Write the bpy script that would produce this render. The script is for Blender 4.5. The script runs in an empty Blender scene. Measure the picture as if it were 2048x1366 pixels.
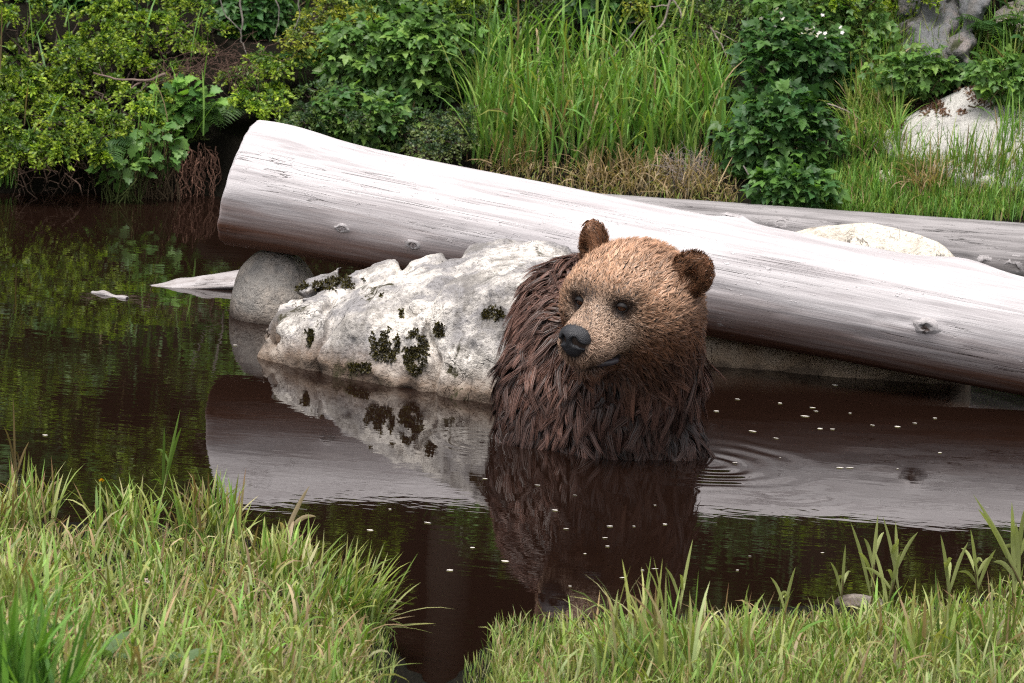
import bpy, bmesh, math, random
import numpy as np
from mathutils import Vector, Matrix, kdtree
rng = np.random.default_rng(7)
random.seed(7)
S = bpy.context.scene
COL = S.collection

# ------------------------------------------------------------------ camera
LENS_PX = 9120.0                      # focal length in photo pixels (2048 wide)
PITCH, ROLL, CAMH, CAMY = math.radians(11.0), math.radians(4.4), 2.65, -12.0
F0 = Vector((0, math.cos(PITCH), -math.sin(PITCH)))
U0 = Vector((0, math.sin(PITCH), math.cos(PITCH)))
R0 = Vector((1, 0, 0))
RT = math.cos(ROLL) * R0 + math.sin(ROLL) * U0
UP = -math.sin(ROLL) * R0 + math.cos(ROLL) * U0
CAM = Vector((0, CAMY, CAMH))
cd = bpy.data.cameras.new('camera')
cam = bpy.data.objects.new('camera', cd)
COL.objects.link(cam)
cam.matrix_world = Matrix(((RT.x, UP.x, -F0.x, CAM.x), (RT.y, UP.y, -F0.y, CAM.y), (RT.z, UP.z, -F0.z, CAM.z), (0, 0, 0, 1)))
cd.sensor_width = 36.0
cd.lens = LENS_PX / 2048 * 36.0
cd.clip_start = 0.1
cd.clip_end = 500
cd.dof.use_dof = True
cd.dof.focus_distance = 12.0
cd.dof.aperture_fstop = 14.0
S.camera = cam

# ------------------------------------------------------------------ light
w = bpy.data.worlds.new('World')
S.world = w
w.use_nodes = True
nt = w.node_tree
bg = nt.nodes['Background']
sky = nt.nodes.new('ShaderNodeTexSky')
sky.sky_type = 'NISHITA'
sky.sun_disc = False
SUN_EL, SUN_AZ = math.radians(72), math.radians(215)     # azimuth measured from +Y clockwise
sky.sun_elevation = SUN_EL
sky.sun_rotation = SUN_AZ
sky.air_density = 1.0
sky.dust_density = 4.0
sky.ozone_density = 1.0
hs = nt.nodes.new('ShaderNodeHueSaturation')
hs.inputs['Saturation'].default_value = 0.22
nt.links.new(sky.outputs[0], hs.inputs['Color'])
nt.links.new(hs.outputs[0], bg.inputs['Color'])
bg.inputs['Strength'].default_value = 0.13
sl = bpy.data.lights.new('sun', 'SUN')
sl.energy = 1.5
sl.angle = math.radians(24)
sl.color = (1.0, 0.96, 0.90)
sun = bpy.data.objects.new('sun', sl)
COL.objects.link(sun)
sdir = Vector((math.sin(SUN_AZ) * math.cos(SUN_EL), math.cos(SUN_AZ) * math.cos(SUN_EL), math.sin(SUN_EL)))
sun.rotation_euler = sdir.to_track_quat('Z', 'Y').to_euler()
sun.location = (0, -6, 12)
S.view_settings.view_transform = 'Standard'
S.view_settings.look = 'None'
S.view_settings.exposure = 1.0
S.view_settings.gamma = 1.0
S.cycles.filter_width = 1.1
S.cycles.use_denoising = False
S.cycles.max_bounces = 6
S.cycles.diffuse_bounces = 3
S.cycles.transmission_bounces = 3
S.cycles.sample_clamp_indirect = 4.0
S.cycles.caustics_reflective = False
S.cycles.caustics_refractive = False

# ------------------------------------------------------------------ helpers
def ray(u, v):
    return (F0 * LENS_PX + RT * (u - 1024) + UP * (683 - v)).normalized()
def PZ(u, v, z=0.0):
    d = ray(u, v); t = (z - CAM.z) / d.z
    return CAM + d * t
def PY(u, v, y):
    d = ray(u, v); t = (y - CAM.y) / d.y
    return CAM + d * t

def hash3(ix, iy, iz, s=0):
    h = (ix.astype(np.int64) * 374761393 + iy.astype(np.int64) * 668265263 + iz.astype(np.int64) * 2147483647 + s * 974711) & 0xffffffff
    h = ((h ^ (h >> 13)) * 1274126177) & 0xffffffff
    h = ((h ^ (h >> 16)) * 2246822519) & 0xffffffff
    h = h ^ (h >> 15)
    return (h & 0xffff) / 65535.0 * 2 - 1
def vnoise(p, s=0):
    p = np.asarray(p, float); i = np.floor(p); f = p - i; f = f * f * f * (f * (f * 6 - 15) + 10)
    i = i.astype(np.int64); r = 0
    for dx in (0, 1):
        wx = f[..., 0] if dx else 1 - f[..., 0]
        for dy in (0, 1):
            wy = f[..., 1] if dy else 1 - f[..., 1]
            for dz in (0, 1):
                wz = f[..., 2] if dz else 1 - f[..., 2]
                r = r + wx * wy * wz * hash3(i[..., 0] + dx, i[..., 1] + dy, i[..., 2] + dz, s)
    return r
def fbm(p, o=4, s=0, g=0.5):
    p = np.asarray(p, float); a, r, n = 1.0, 0, 0
    for k in range(o):
        r = r + a * vnoise(p * 2.0 ** k + 13.7 * k, s + k); n += a; a *= g
    return r / n
def sstep(a, b, x):
    t = np.clip((x - a) / (b - a), 0, 1); return t * t * (3 - 2 * t)
def nrm(a):
    return a / np.maximum(np.linalg.norm(a, axis=-1, keepdims=True), 1e-9)

def raw_mesh(name, V, F, col=None, smooth=True):
    """V (n,3); F (m,k) array or list of such arrays (tris / quads)"""
    V = np.ascontiguousarray(V, np.float32)
    Fs = F if isinstance(F, list) else [F]
    Fs = [np.asarray(f, np.int32) for f in Fs if len(f)]
    me = bpy.data.meshes.new(name)
    me.vertices.add(len(V)); me.vertices.foreach_set('co', V.ravel())
    idx = np.concatenate([f.ravel() for f in Fs])
    tot = np.concatenate([np.full(len(f), f.shape[1], np.int32) for f in Fs])
    st = np.concatenate([[0], np.cumsum(tot)[:-1]]).astype(np.int32)
    me.loops.add(len(idx)); me.loops.foreach_set('vertex_index', idx)
    me.polygons.add(len(tot)); me.polygons.foreach_set('loop_start', st)
    try: me.polygons.foreach_set('loop_total', tot)
    except Exception: pass
    me.polygons.foreach_set('use_smooth', np.full(len(tot), smooth))
    if col is not None:
        a = me.attributes.new('Col', 'FLOAT_COLOR', 'POINT')
        c = np.ones((len(V), 4), np.float32); c[:, :3] = col
        a.data.foreach_set('color', c.ravel())
    me.update(); me.validate()
    return me
def link(name, me, mat=None, parent=None):
    o = bpy.data.objects.new(name, me); COL.objects.link(o)
    if mat is not None and me is not None and len(me.materials) == 0: me.materials.append(mat)
    if parent is not None: o.parent = parent
    return o
def tag(o, label=None, cat=None, group=None, kind=None):
    if label: o['label'] = label
    if cat: o['category'] = cat
    if group: o['group'] = group
    if kind: o['kind'] = kind
    return o
def empty(name, loc, label=None, cat=None, group=None):
    o = bpy.data.objects.new(name, None); COL.objects.link(o); o.location = loc; o.empty_display_size = 0.05
    return tag(o, label, cat, group)
def recenter(o, base=None):
    """put the origin of a mesh object at its base"""
    me = o.data; n = len(me.vertices); co = np.empty(n * 3, np.float32); me.vertices.foreach_get('co', co); co = co.reshape(-1, 3)
    b = np.array(base if base is not None else (co[:, 0].mean(), co[:, 1].mean(), co[:, 2].min()), np.float32)
    me.vertices.foreach_set('co', (co - b).ravel()); o.location = Vector(b.tolist()); me.update()
    return o

# ---- node helper
class NT:
    def __init__(s, name):
        s.m = bpy.data.materials.new(name); s.m.use_nodes = True; s.t = s.m.node_tree; s.p = s.t.nodes['Principled BSDF']; s.out = s.t.nodes['Material Output']
    def n(s, typ, **kw):
        nd = s.t.nodes.new('ShaderNode' + typ)
        for k, v in kw.items(): setattr(nd, k, v)
        return nd
    def l(s, a, b): s.t.links.new(a, b)
    def coord(s, scale=(1, 1, 1), rot=(0, 0, 0)):
        tc = s.n('TexCoord'); mp = s.n('Mapping'); s.l(tc.outputs['Object'], mp.inputs['Vector'])
        mp.inputs['Scale'].default_value = scale; mp.inputs['Rotation'].default_value = rot
        return mp.outputs[0]
    def noise(s, vec, scale, detail=5, rough=0.55, dist=0.0):
        nd = s.n('TexNoise'); s.l(vec, nd.inputs['Vector']); nd.inputs['Scale'].default_value = scale
        nd.inputs['Detail'].default_value = detail; nd.inputs['Roughness'].default_value = rough; nd.inputs['Distortion'].default_value = dist
        return nd.outputs['Fac']
    def ramp(s, fac, stops):
        r = s.n('ValToRGB'); s.l(fac, r.inputs[0]); e = r.color_ramp.elements
        while len(e) < len(stops): e.new(0.5)
        for k, (p, c) in enumerate(stops):
            e[k].position = p; e[k].color = (c[0], c[1], c[2], 1) if not isinstance(c, (int, float)) else (c, c, c, 1)
        return r.outputs[0]
    def mix(s, fac, a, b, mode='MIX'):
        m = s.n('Mix', data_type='RGBA', blend_type=mode)
        for sock, v in ((m.inputs[0], fac), (m.inputs[6], a), (m.inputs[7], b)):
            if hasattr(v, 'is_linked') or hasattr(v, 'links'): s.l(v, sock)
            elif isinstance(v, (int, float)): sock.default_value = v
            else: sock.default_value = (v[0], v[1], v[2], 1)
        return m.outputs[2]
    def math(s, op, a, b=0.0, clamp=False):
        m = s.n('Math', operation=op, use_clamp=clamp)
        for sock, v in ((m.inputs[0], a), (m.inputs[1], b)):
            if hasattr(v, 'links'): s.l(v, sock)
            else: sock.default_value = v
        return m.outputs[0]
    def bump(s, h, dist, strength=1.0, prev=None):
        b = s.n('Bump'); s.l(h, b.inputs['Height']); b.inputs['Distance'].default_value = dist; b.inputs['Strength'].default_value = strength
        if prev is not None: s.l(prev, b.inputs['Normal'])
        return b.outputs[0]

def foliage_mat(name, trans=0.35, rough=0.45, spec=0.35):
    M = NT(name); a = M.n('Attribute', attribute_name='Col')
    M.l(a.outputs['Color'], M.p.inputs['Base Color']); M.p.inputs['Roughness'].default_value = rough
    M.p.inputs['Specular IOR Level'].default_value = spec
    tr = M.n('BsdfTranslucent'); c2 = M.mix(1.0, a.outputs['Color'], (1.25, 1.35, 0.6), 'MULTIPLY'); M.l(c2, tr.inputs['Color'])
    mx = M.n('MixShader'); mx.inputs[0].default_value = trans
    M.l(M.p.outputs[0], mx.inputs[1]); M.l(tr.outputs[0], mx.inputs[2]); M.l(mx.outputs[0], M.out.inputs['Surface'])
    return M.m
def attr_mat(name, rough=0.6, spec=0.3, bumpscale=None):
    M = NT(name); a = M.n('Attribute', attribute_name='Col')
    M.l(a.outputs['Color'], M.p.inputs['Base Color']); M.p.inputs['Roughness'].default_value = rough
    M.p.inputs['Specular IOR Level'].default_value = spec
    if bumpscale:
        M.l(M.bump(M.noise(M.coord(), bumpscale, 6), 0.004, 0.8), M.p.inputs['Normal'])
    return M.m

LEAF = foliage_mat('leaf')
GRASS = foliage_mat('grass_blade', 0.30, 0.5, 0.3)
TWIG = attr_mat('twig_bark', 0.85, 0.2, 90)
PETAL = foliage_mat('petal', 0.2, 0.6, 0.2)

# ---- surface nets
def surface_nets(fn, lo, hi, h):
    lo = np.array(lo, float); hi = np.array(hi, float)
    n = np.ceil((hi - lo) / h).astype(int) + 1
    ax = [lo[k] + h * np.arange(n[k]) for k in range(3)]
    G = np.stack(np.meshgrid(*ax, indexing='ij'), -1)
    val = fn(G.reshape(-1, 3)).reshape(n)
    ins = val < 0
    c = ins[:-1, :-1, :-1].astype(int)
    for d in ((1,0,0),(0,1,0),(0,0,1),(1,1,0),(1,0,1),(0,1,1),(1,1,1)):
        c = c + ins[d[0]:n[0]-1+d[0], d[1]:n[1]-1+d[1], d[2]:n[2]-1+d[2]]
    act = (c > 0) & (c < 8)
    ids = -np.ones(act.shape, np.int64); cells = np.argwhere(act); ids[act] = np.arange(len(cells))
    acc = np.zeros((len(cells), 3)); cnt = np.zeros(len(cells))
    corners = [(0,0,0),(1,0,0),(0,1,0),(1,1,0),(0,0,1),(1,0,1),(0,1,1),(1,1,1)]
    for a in range(8):
        for b in range(a + 1, 8):
            A, B = np.array(corners[a]), np.array(corners[b])
            if np.abs(A - B).sum() != 1: continue
            va = val[tuple((cells + A).T)]; vb = val[tuple((cells + B).T)]
            m = (va < 0) != (vb < 0)
            t = np.where(m, va / np.where(m, va - vb, 1), 0)
            p = A + t[:, None] * (B - A)
            acc[m] += p[m]; cnt[m] += 1
    V = lo + (cells + acc / np.maximum(cnt, 1)[:, None]) * h
    Q = []
    for axis in range(3):
        d = [0, 0, 0]; d[axis] = 1
        sl0 = tuple(slice(0, n[k] - d[k]) for k in range(3)); sl1 = tuple(slice(d[k], n[k]) for k in range(3))
        s0, s1 = ins[sl0], ins[sl1]
        e = np.argwhere(s0 != s1)
        o1, o2 = [(1, 2), (2, 0), (0, 1)][axis]
        e = e[(e[:, o1] > 0) & (e[:, o2] > 0) & (e[:, o1] < n[o1] - 1) & (e[:, o2] < n[o2] - 1)]
        u = np.zeros(3, int); u[o1] = 1; v = np.zeros(3, int); v[o2] = 1
        q = np.stack([ids[tuple((e - u - v).T)], ids[tuple((e - v).T)], ids[tuple(e.T)], ids[tuple((e - u).T)]], 1)
        flip = ~s0[tuple(e.T)]
        q[flip] = q[flip][:, ::-1]
        Q.append(q)
    Q = np.concatenate(Q); Q = Q[(Q >= 0).all(1)]
    return V, Q
def grad(fn, P, e=0.004):
    g = np.empty_like(P)
    for k in range(3):
        d = np.zeros(3); d[k] = e
        g[:, k] = (fn(P + d) - fn(P - d)) / (2 * e)
    return g

# ------------------------------------------------------------------ terrain
far_pts = [PZ(u, v) for u, v in ((-2500, 330), (-600, 372), (0, 384), (200, 384), (430, 396), (700, 425), (1000, 470), (1400, 545), (1750, 622), (2048, 700), (2500, 740), (4500, 790))]
FX = np.array([p.x for p in far_pts]); FY = np.array([p.y for p in far_pts])
near_pts = [PZ(u, v) for u, v in ((-2500, 1010), (-300, 1040), (0, 1055), (280, 1062), (470, 1085), (610, 1130), (715, 1190), (765, 1245), (800, 1330), (880, 1400), (955, 1330), (985, 1272), (1120, 1252), (1400, 1246), (1700, 1225), (2048, 1205), (2600, 1180), (5000, 1100))]
NX = np.array([p.x for p in near_pts]); NY = np.array([p.y for p in near_pts])
def terrain(x, y):
    x = np.asarray(x, float); y = np.asarray(y, float)
    z3 = np.zeros_like(x)
    wob = 0.10 * fbm(np.stack([x * 1.7, y * 0.0, z3], -1), 3, 3)
    d = y - np.interp(x, FX, FY) - wob
    up = np.where(d > 0, 0.16 * sstep(0, 0.16, d) + 0.42 * np.maximum(d - 0.08, 0) + 0.25 * np.maximum(d - 2.2, 0), 0)
    up = np.minimum(up, 7 + 0.05 * d)
    n = np.interp(x, NX, NY) + 0.03 * fbm(np.stack([x * 4, z3, z3 + 3], -1), 3, 5) - y
    nb = np.where(n > 0, 0.03 * sstep(0, 0.05, n) + 0.11 * n, 0); nb = np.minimum(nb, 1.2)
    below = np.where((d <= 0) & (n <= 0), -np.minimum(0.5, 0.05 + 0.5 * np.minimum(-d, -n)), 0)
    land = np.clip(np.maximum(d, n) * 6, 0, 1)
    bumps = fbm(np.stack([x * 3.1, y * 3.1, z3], -1), 4, 9) * 0.05 * land
    return up + nb + below + bumps * np.where(n > 0, 0.5, 1.0)
def T1(x, y): return float(terrain(np.array([x]), np.array([y]))[0])
HGX = np.arange(-5, 5.01, 0.04); HGY = np.arange(-6, 14.01, 0.04)
_a, _b = np.meshgrid(HGX, HGY, indexing='ij'); HG = terrain(_a.ravel(), _b.ravel()).reshape(_a.shape)
def tgrid(x, y):
    fx = np.clip((x + 5) / 0.04, 0, len(HGX) - 1.001); fy = np.clip((y + 6) / 0.04, 0, len(HGY) - 1.001); i = fx.astype(int); j = fy.astype(int); a = fx - i; b = fy - j
    return HG[i, j] * (1 - a) * (1 - b) + HG[i + 1, j] * a * (1 - b) + HG[i, j + 1] * (1 - a) * b + HG[i + 1, j + 1] * a * b
def G(u, v, far=True):
    """pixel -> first hit of its ray with the land"""
    d = np.array(ray(u, v)[:]); o = np.array(CAM[:])
    lo, hi = (12.0, 40.0) if far else (7.0, 14.0); n = 281
    for _ in range(2):
        t = np.linspace(lo, hi, n); P = o + t[:, None] * d; ok = P[:, 2] < tgrid(P[:, 0], P[:, 1])
        if far: ok &= P[:, 1] > 0
        k = int(np.argmax(ok)) if ok.any() else n - 1
        lo, hi = t[max(k - 1, 0)], t[k]; n = 16
    return Vector(P[k].tolist())
def edges(segs):
    return np.unique(np.concatenate([np.linspace(a, b, n) for a, b, n in segs]))
gx = edges([(-60, -4, 40), (-4, 4, 200), (4, 60, 40)])
gy = edges([(-20, -4, 40), (-4, -1.5, 80), (-1.5, 2, 20), (2, 8, 150), (8, 60, 60)])
XX, YY = np.meshgrid(gx, gy, indexing='ij')
ZZ = terrain(XX.ravel(), YY.ravel())
Vt = np.stack([XX.ravel(), YY.ravel(), ZZ], -1)
nx, ny = len(gx), len(gy)
I = (np.arange(nx - 1)[:, None] * ny + np.arange(ny - 1)[None]).ravel()
Ft = np.stack([I, I + ny, I + ny + 1, I + 1], 1)
M = NT('soil')
v = M.coord(); nz = M.noise(v, 6, 8, 0.65); n2 = M.noise(v, 60, 5)
M.l(M.mix(n2, M.ramp(nz, [(0.3, (0.004, 0.003, 0.002)), (0.55, (0.010, 0.008, 0.005)), (0.75, (0.012, 0.015, 0.005))]), (0.007, 0.006, 0.004), 'MIX'), M.p.inputs['Base Color'])
M.p.inputs['Roughness'].default_value = 0.9; M.p.inputs['Specular IOR Level'].default_value = 0.08
M.l(M.bump(n2, 0.02), M.p.inputs['Normal'])
SOIL = M.m
ground = link('ground', raw_mesh('ground', Vt, Ft), SOIL)
tag(ground, 'dark soil of the pond bed and both grassy banks', 'ground', kind='structure')

# ------------------------------------------------------------------ water
BC = PZ(1405, 925)      # ripple centre at the bear's arm
BC2 = PZ(965, 885)
def water_h(x, y):
    r = np.hypot(x - BC.x, (y - BC.y)); ang = np.arctan2(y - BC.y, x - BC.x)
    side = sstep(2.3, 1.0, np.abs(ang + 0.55))
    brk = 0.25 + 0.75 * sstep(-0.25, 0.35, fbm(np.stack([x * 7, y * 3, 0 * x], -1), 2, 25))
    env = sstep(0.02, 0.10, r) * np.exp(-(r / 0.34) ** 2) * side * brk
    h = 0.0013 * env * np.sin(2 * math.pi * r ** 0.8 / 0.095 + 2.6 * fbm(np.stack([x * 5, y * 5, 0 * x], -1), 2, 21))
    h += 0.0006 * np.exp(-((r - 0.34) / 0.05) ** 2) * side
    r2 = np.hypot(x - BC2.x, y - BC2.y)
    h += 0.0004 * sstep(0.01, 0.05, r2) * np.exp(-(r2 / 0.16) ** 2) * np.sin(2 * math.pi * r2 / 0.045)
    h += 0.0003 * fbm(np.stack([x * 1.3, y * 2.6, 0 * x], -1), 2, 31)
    return h
wx = edges([(-60, -2.5, 30), (-2.5, -0.4, 60), (-0.4, 1.3, 190), (1.3, 2.5, 40), (2.5, 60, 30)])
wy = edges([(-10, -3, 12), (-3, -0.7, 60), (-0.7, 1.0, 190), (1.0, 6, 60), (6, 9, 4)])
XX, YY = np.meshgrid(wx, wy, indexing='ij')
Vw = np.stack([XX.ravel(), YY.ravel(), water_h(XX.ravel(), YY.ravel())], -1)
ny2 = len(wy)
I = (np.arange(len(wx) - 1)[:, None] * ny2 + np.arange(ny2 - 1)[None]).ravel()
M = NT('pond_water')
M.p.inputs['Base Color'].default_value = (0.0095, 0.0045, 0.0030, 1)
M.p.inputs['Roughness'].default_value = 0.015
M.p.inputs['IOR'].default_value = 1.45
v1 = M.coord((0.8, 2.6, 1)); v2 = M.coord((2.2, 5.0, 1), (0, 0, 0.15))
h1 = M.noise(v1, 3.0, 3, 0.5); h2 = M.noise(v2, 5.0, 2, 0.5, 0.4)
patch = M.ramp(M.noise(M.coord(), 0.9, 2), [(0.40, 0.0), (0.62, 1.0)])
h2m = M.math('MULTIPLY', h2, M.math('MULTIPLY_ADD', patch, 0.85))
M.t.nodes[-1].inputs[2].default_value = 0.25
b1 = M.bump(h1, 0.00045, 1.0)
M.l(M.bump(h2m, 0.00020, 1.0, b1), M.p.inputs['Normal'])
water = link('pond_water', raw_mesh('pond_water', Vw, np.stack([I, I + ny2, I + ny2 + 1, I + 1], 1)), M.m)
tag(water, 'still dark brown pond water mirroring the log, boulder and bear', 'water', kind='structure')

# ------------------------------------------------------------------ logs
def wood_mat(name, light, mid, dark, brown, knots=(), stain=0.5):
    """local +X runs along the log"""
    M = NT(name)
    vl = M.coord((0.55, 9, 9)); vf = M.coord((2.2, 60, 60)); vo = M.coord()
    big = M.noise(M.coord((0.8, 5, 5)), 1.6, 5, 0.6, 0.3); fine = M.noise(vf, 1.0, 5, 0.65, 0.05); lines = M.noise(M.coord((0.35, 34, 34)), 1.6, 2, 0.6, 0.06)
    c = M.ramp(big, [(0.28, mid), (0.5, light), (0.8, tuple(min(1, x * 1.06) for x in light))])
    c = M.mix(M.ramp(fine, [(0.34, 0.85), (0.58, 0.0)]), c, mid)
    # long drying cracks
    ln = M.n('Math', operation='ABSOLUTE'); M.l(M.math('SUBTRACT', lines, 0.5), ln.inputs[0])
    crack = M.ramp(ln.outputs[0], [(0.0, 1.0), (0.007, 0.0)])
    mask = M.ramp(M.noise(M.coord((1.2, 5, 5)), 1.5, 2), [(0.52, 0.0), (0.66, 1.0)])
    crack = M.math('MULTIPLY', crack, mask)
    c = M.mix(M.math('MULTIPLY', crack, 0.8), c, dark)
    # brown weathered streaks, more on the flank that lies near the water
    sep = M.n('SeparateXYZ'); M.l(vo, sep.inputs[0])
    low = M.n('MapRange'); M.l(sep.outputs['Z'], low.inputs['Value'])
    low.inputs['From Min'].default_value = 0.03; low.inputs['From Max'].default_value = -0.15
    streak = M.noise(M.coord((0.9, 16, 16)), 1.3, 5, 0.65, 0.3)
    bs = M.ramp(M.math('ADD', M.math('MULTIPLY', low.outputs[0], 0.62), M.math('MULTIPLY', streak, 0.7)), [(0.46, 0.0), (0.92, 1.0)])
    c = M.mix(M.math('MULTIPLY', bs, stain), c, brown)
    # pale crust specks
    sp = M.ramp(M.noise(M.coord((14, 40, 40)), 2.2, 3, 0.6), [(0.64, 0.0), (0.68, 1.0)])
    spm = M.ramp(M.noise(M.coord((1.0, 4, 4)), 1.6, 2), [(0.5, 0.0), (0.6, 1.0)])
    spk = M.math('MULTIPLY', sp, spm)
    c = M.mix(M.math('MULTIPLY', spk, 0.6), c, tuple(min(0.9, x * 1.15) for x in light))
    M.l(c, M.p.inputs['Base Color']); M.p.inputs['Roughness'].default_value = 0.75; M.p.inputs['Specular IOR Level'].default_value = 0.25
    b = M.bump(fine, 0.004, 0.6); b = M.bump(M.math('SUBTRACT', 1.0, crack), 0.008, 0.8, b); b = M.bump(spk, 0.004, 0.7, b)
    M.l(b, M.p.inputs['Normal'])
    return M.m
def make_log(name, A, B, ra, rb, mat, seed, knots=(), flare=0.0, nlen=260, nrad=96, endtilt=0.0, tail=0.0):
    """log from A to B (axis points), origin at A, local X along the axis; knots: (t, angle, size, proud)"""
    A, B = Vector(A), Vector(B); ax = (B - A); L = ax.length; X = ax.normalized()
    Y = Vector((0, 0, 1)).cross(X).normalized(); Z = X.cross(Y)
    s = np.linspace(0, 1, nlen); th = np.linspace(0, 2 * math.pi, nrad, endpoint=False)
    SS, TH = np.meshgrid(s, th, indexing='ij')
    r = ra + (rb - ra) * SS + flare * np.exp(-(SS * L / 0.16) ** 2)
    cx, cy, cz = SS * L, np.cos(TH), np.sin(TH)
    P = np.stack([cx * 0.9, cy * 1.1, cz * 1.1], -1)
    r = r * (1 + 0.045 * fbm(P, 3, seed)) + 0.0028 * fbm(np.stack([cx * 1.5, cy * 7, cz * 7], -1), 3, seed + 5)
    ridg = np.abs(fbm(np.stack([cx * 0.8, cy * 9, cz * 9], -1), 2, seed + 8))
    r = r - 0.004 * sstep(0.05, 0.0, ridg) * sstep(0.0, 0.3, fbm(np.stack([cx * 1.3, cy * 2, cz * 2], -1), 2, seed + 11))
    for (t, a, sz, proud) in knots:
        da = np.angle(np.exp(1j * (TH - a))) * (ra + rb) / 2; dx = (SS - t) * L
        r = r + proud * np.exp(-((dx / (sz * 1.7)) ** 2 + (da / sz) ** 2))
    xo = cx + endtilt * cz * r * (1 - SS) * 1.0
    V = np.stack([xo, cy * r, cz * r], -1)
    # rounded worn rims + end caps
    rings = [V]
    def cap(ring, sgn):
        c = ring.mean(0); out = []
        for k, f, dx in ((0, 0.985, 0.006), (1, 0.95, 0.011), (2, 0.72, 0.013), (3, 0.4, 0.011), (4, 0.08, 0.010)):
            q = c + (ring - c) * f; q[:, 0] += sgn * dx + 0.004 * fbm(np.stack([q[:, 0] * 0 + k, q[:, 1] * 40, q[:, 2] * 40], -1), 2, seed + 3)
            out.append(q)
        return out
    allr = [q for q in reversed(cap(V[0], -1))] + [V[k] for k in range(nlen)] + cap(V[-1], 1)
    n = len(allr); VV = np.concatenate(allr)
    I = np.arange(n - 1)[:, None] * nrad + np.arange(nrad)[None]; J = np.arange(n - 1)[:, None] * nrad + (np.arange(nrad)[None] + 1) % nrad
    F = np.stack([I, J, J + nrad, I + nrad], -1).reshape(-1, 4)[:, ::-1]
    VV = np.concatenate([VV, VV[:nrad].mean(0)[None], VV[-nrad:].mean(0)[None]])
    a = np.arange(nrad); b = (a + 1) % nrad; k0 = n * nrad
    c1 = np.stack([np.full(nrad, k0), a, b], 1)[:, ::1]; c2 = np.stack([np.full(nrad, k0 + 1), (n - 1) * nrad + b, (n - 1) * nrad + a], 1)
    o = link(name, raw_mesh(name, VV, [F, c1[:, ::-1], c2[:, ::-1]]), mat)
    o.matrix_world = Matrix(((X.x, Y.x, Z.x, A.x), (X.y, Y.y, Z.y, A.y), (X.z, Y.z, Z.z, A.z), (0, 0, 0, 1)))
    return o, L, X, Y, Z
def knot_part(log, L, t, a, r0, size, mat, seed, h=0.012):
    """a knot: raised ring of wood with a dark cracked core"""
    n, m = 20, 7; V = []
    prof = [(1.9, -0.9), (1.3, 0.15), (0.95, 0.55), (0.75, 0.30), (0.5, -0.2), (0.25, -0.1), (0.05, 0.2)]
    th = np.linspace(0, 2 * math.pi, n, endpoint=False)
    for k, (f, z) in enumerate(prof):
        wob = 1 + 0.55 * fbm(np.stack([np.cos(th) * 2, np.sin(th) * 2, th * 0 + k * 0.6 + seed], -1), 3, seed)
        V.append(np.stack([np.cos(th) * size * f * 1.7 * wob, np.sin(th) * size * f * wob, h * z * wob], -1))
    V = np.concatenate(V); I = np.arange(m - 1)[:, None] * n + np.arange(n)[None]; J = np.arange(m - 1)[:, None] * n + (np.arange(n)[None] + 1) % n
    F = np.stack([I, J, J + n, I + n], -1).reshape(-1, 4)
    rr = np.hypot(V[:, 0] / 1.7, V[:, 1]) / size + 0.35 * vnoise(V * 160, seed + 2)
    col = np.where((rr < 0.62)[:, None], np.array([[0.05, 0.035, 0.03]]), np.array([[0.40, 0.37, 0.37]]) * (0.45 + 0.55 * np.clip(rr - 0.4, 0, 1))[:, None]) * (1 + 0.3 * vnoise(V * 300, seed))[:, None]
    o = link('knot', raw_mesh('knot', V, F, col), mat, log)
    # local frame of the log: axis X; angle a measured in Y,Z
    nrmv = Vector((0, math.cos(a), math.sin(a))); tx = Vector((1, 0, 0)); ty = nrmv.cross(tx)
    o.matrix_local = Matrix(((tx.x, ty.x, nrmv.x, t * L), (tx.y, ty.y, nrmv.y, nrmv.y * r0), (tx.z, ty.z, nrmv.z, nrmv.z * r0), (0, 0, 0, 1)))
    return o

KNOT = attr_mat('knot_wood', 0.8, 0.2, 120)
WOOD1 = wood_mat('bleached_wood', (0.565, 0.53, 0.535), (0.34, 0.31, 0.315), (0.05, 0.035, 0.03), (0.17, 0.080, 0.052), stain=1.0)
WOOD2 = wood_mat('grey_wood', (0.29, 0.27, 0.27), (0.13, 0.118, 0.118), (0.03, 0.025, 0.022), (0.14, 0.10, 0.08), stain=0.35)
gl1, gl2 = PZ(430, 622), PZ(2048, 806)
A1 = PY(487, 370, gl1.y + 0.02); B1 = PY(2060, 676, gl2.y)
dv = (B1 - A1); B1e = A1 + dv * 1.55
rA = 0.5 * 246 * (A1 - CAM).length / LENS_PX * 0.975; rB = 0.5 * 236 * (B1 - CAM).length / LENS_PX * 0.975
print('log', A1, B1, rA, rB, 'bottom z', A1.z - rA, B1.z - rB)
LG = dv.length * 1.55
# angle convention: Y = up x axis (points away), Z up; facing the camera = angle pi .. ; a=pi -> -Y (camera side)
def log_ang(u, v, A, B, r):
    """t and angle on the camera side of a log for a photo pixel"""
    best = None; ax = (B - A); L = ax.length; X = ax.normalized(); Y = Vector((0, 0, 1)).cross(X).normalized(); Z = X.cross(Y)
    o, d = CAM, ray(u, v)
    oc = o - A; dd = d - X * d.dot(X); oo = oc - X * oc.dot(X)
    a = dd.dot(dd); b = 2 * dd.dot(oo); c = oo.dot(oo) - r * r; D = b * b - 4 * a * c
    t = (-b - math.sqrt(max(D, 0))) / (2 * a); p = o + d * t - A
    return p.dot(X) / L, math.atan2(p.dot(Z), p.dot(Y))
kn = []
for (u, v_, sz, pr) in ((685, 456, 0.010, 0.004), (827, 488, 0.010, 0.006), (1466, 436, 0.012, 0.022), (1850, 655, 0.014, 0.006), (1925, 520, 0.03, 0.022)):
    t, a = log_ang(u, v_, A1, B1e, (rA + rB) / 2); kn.append((t, a, sz, pr))
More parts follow.
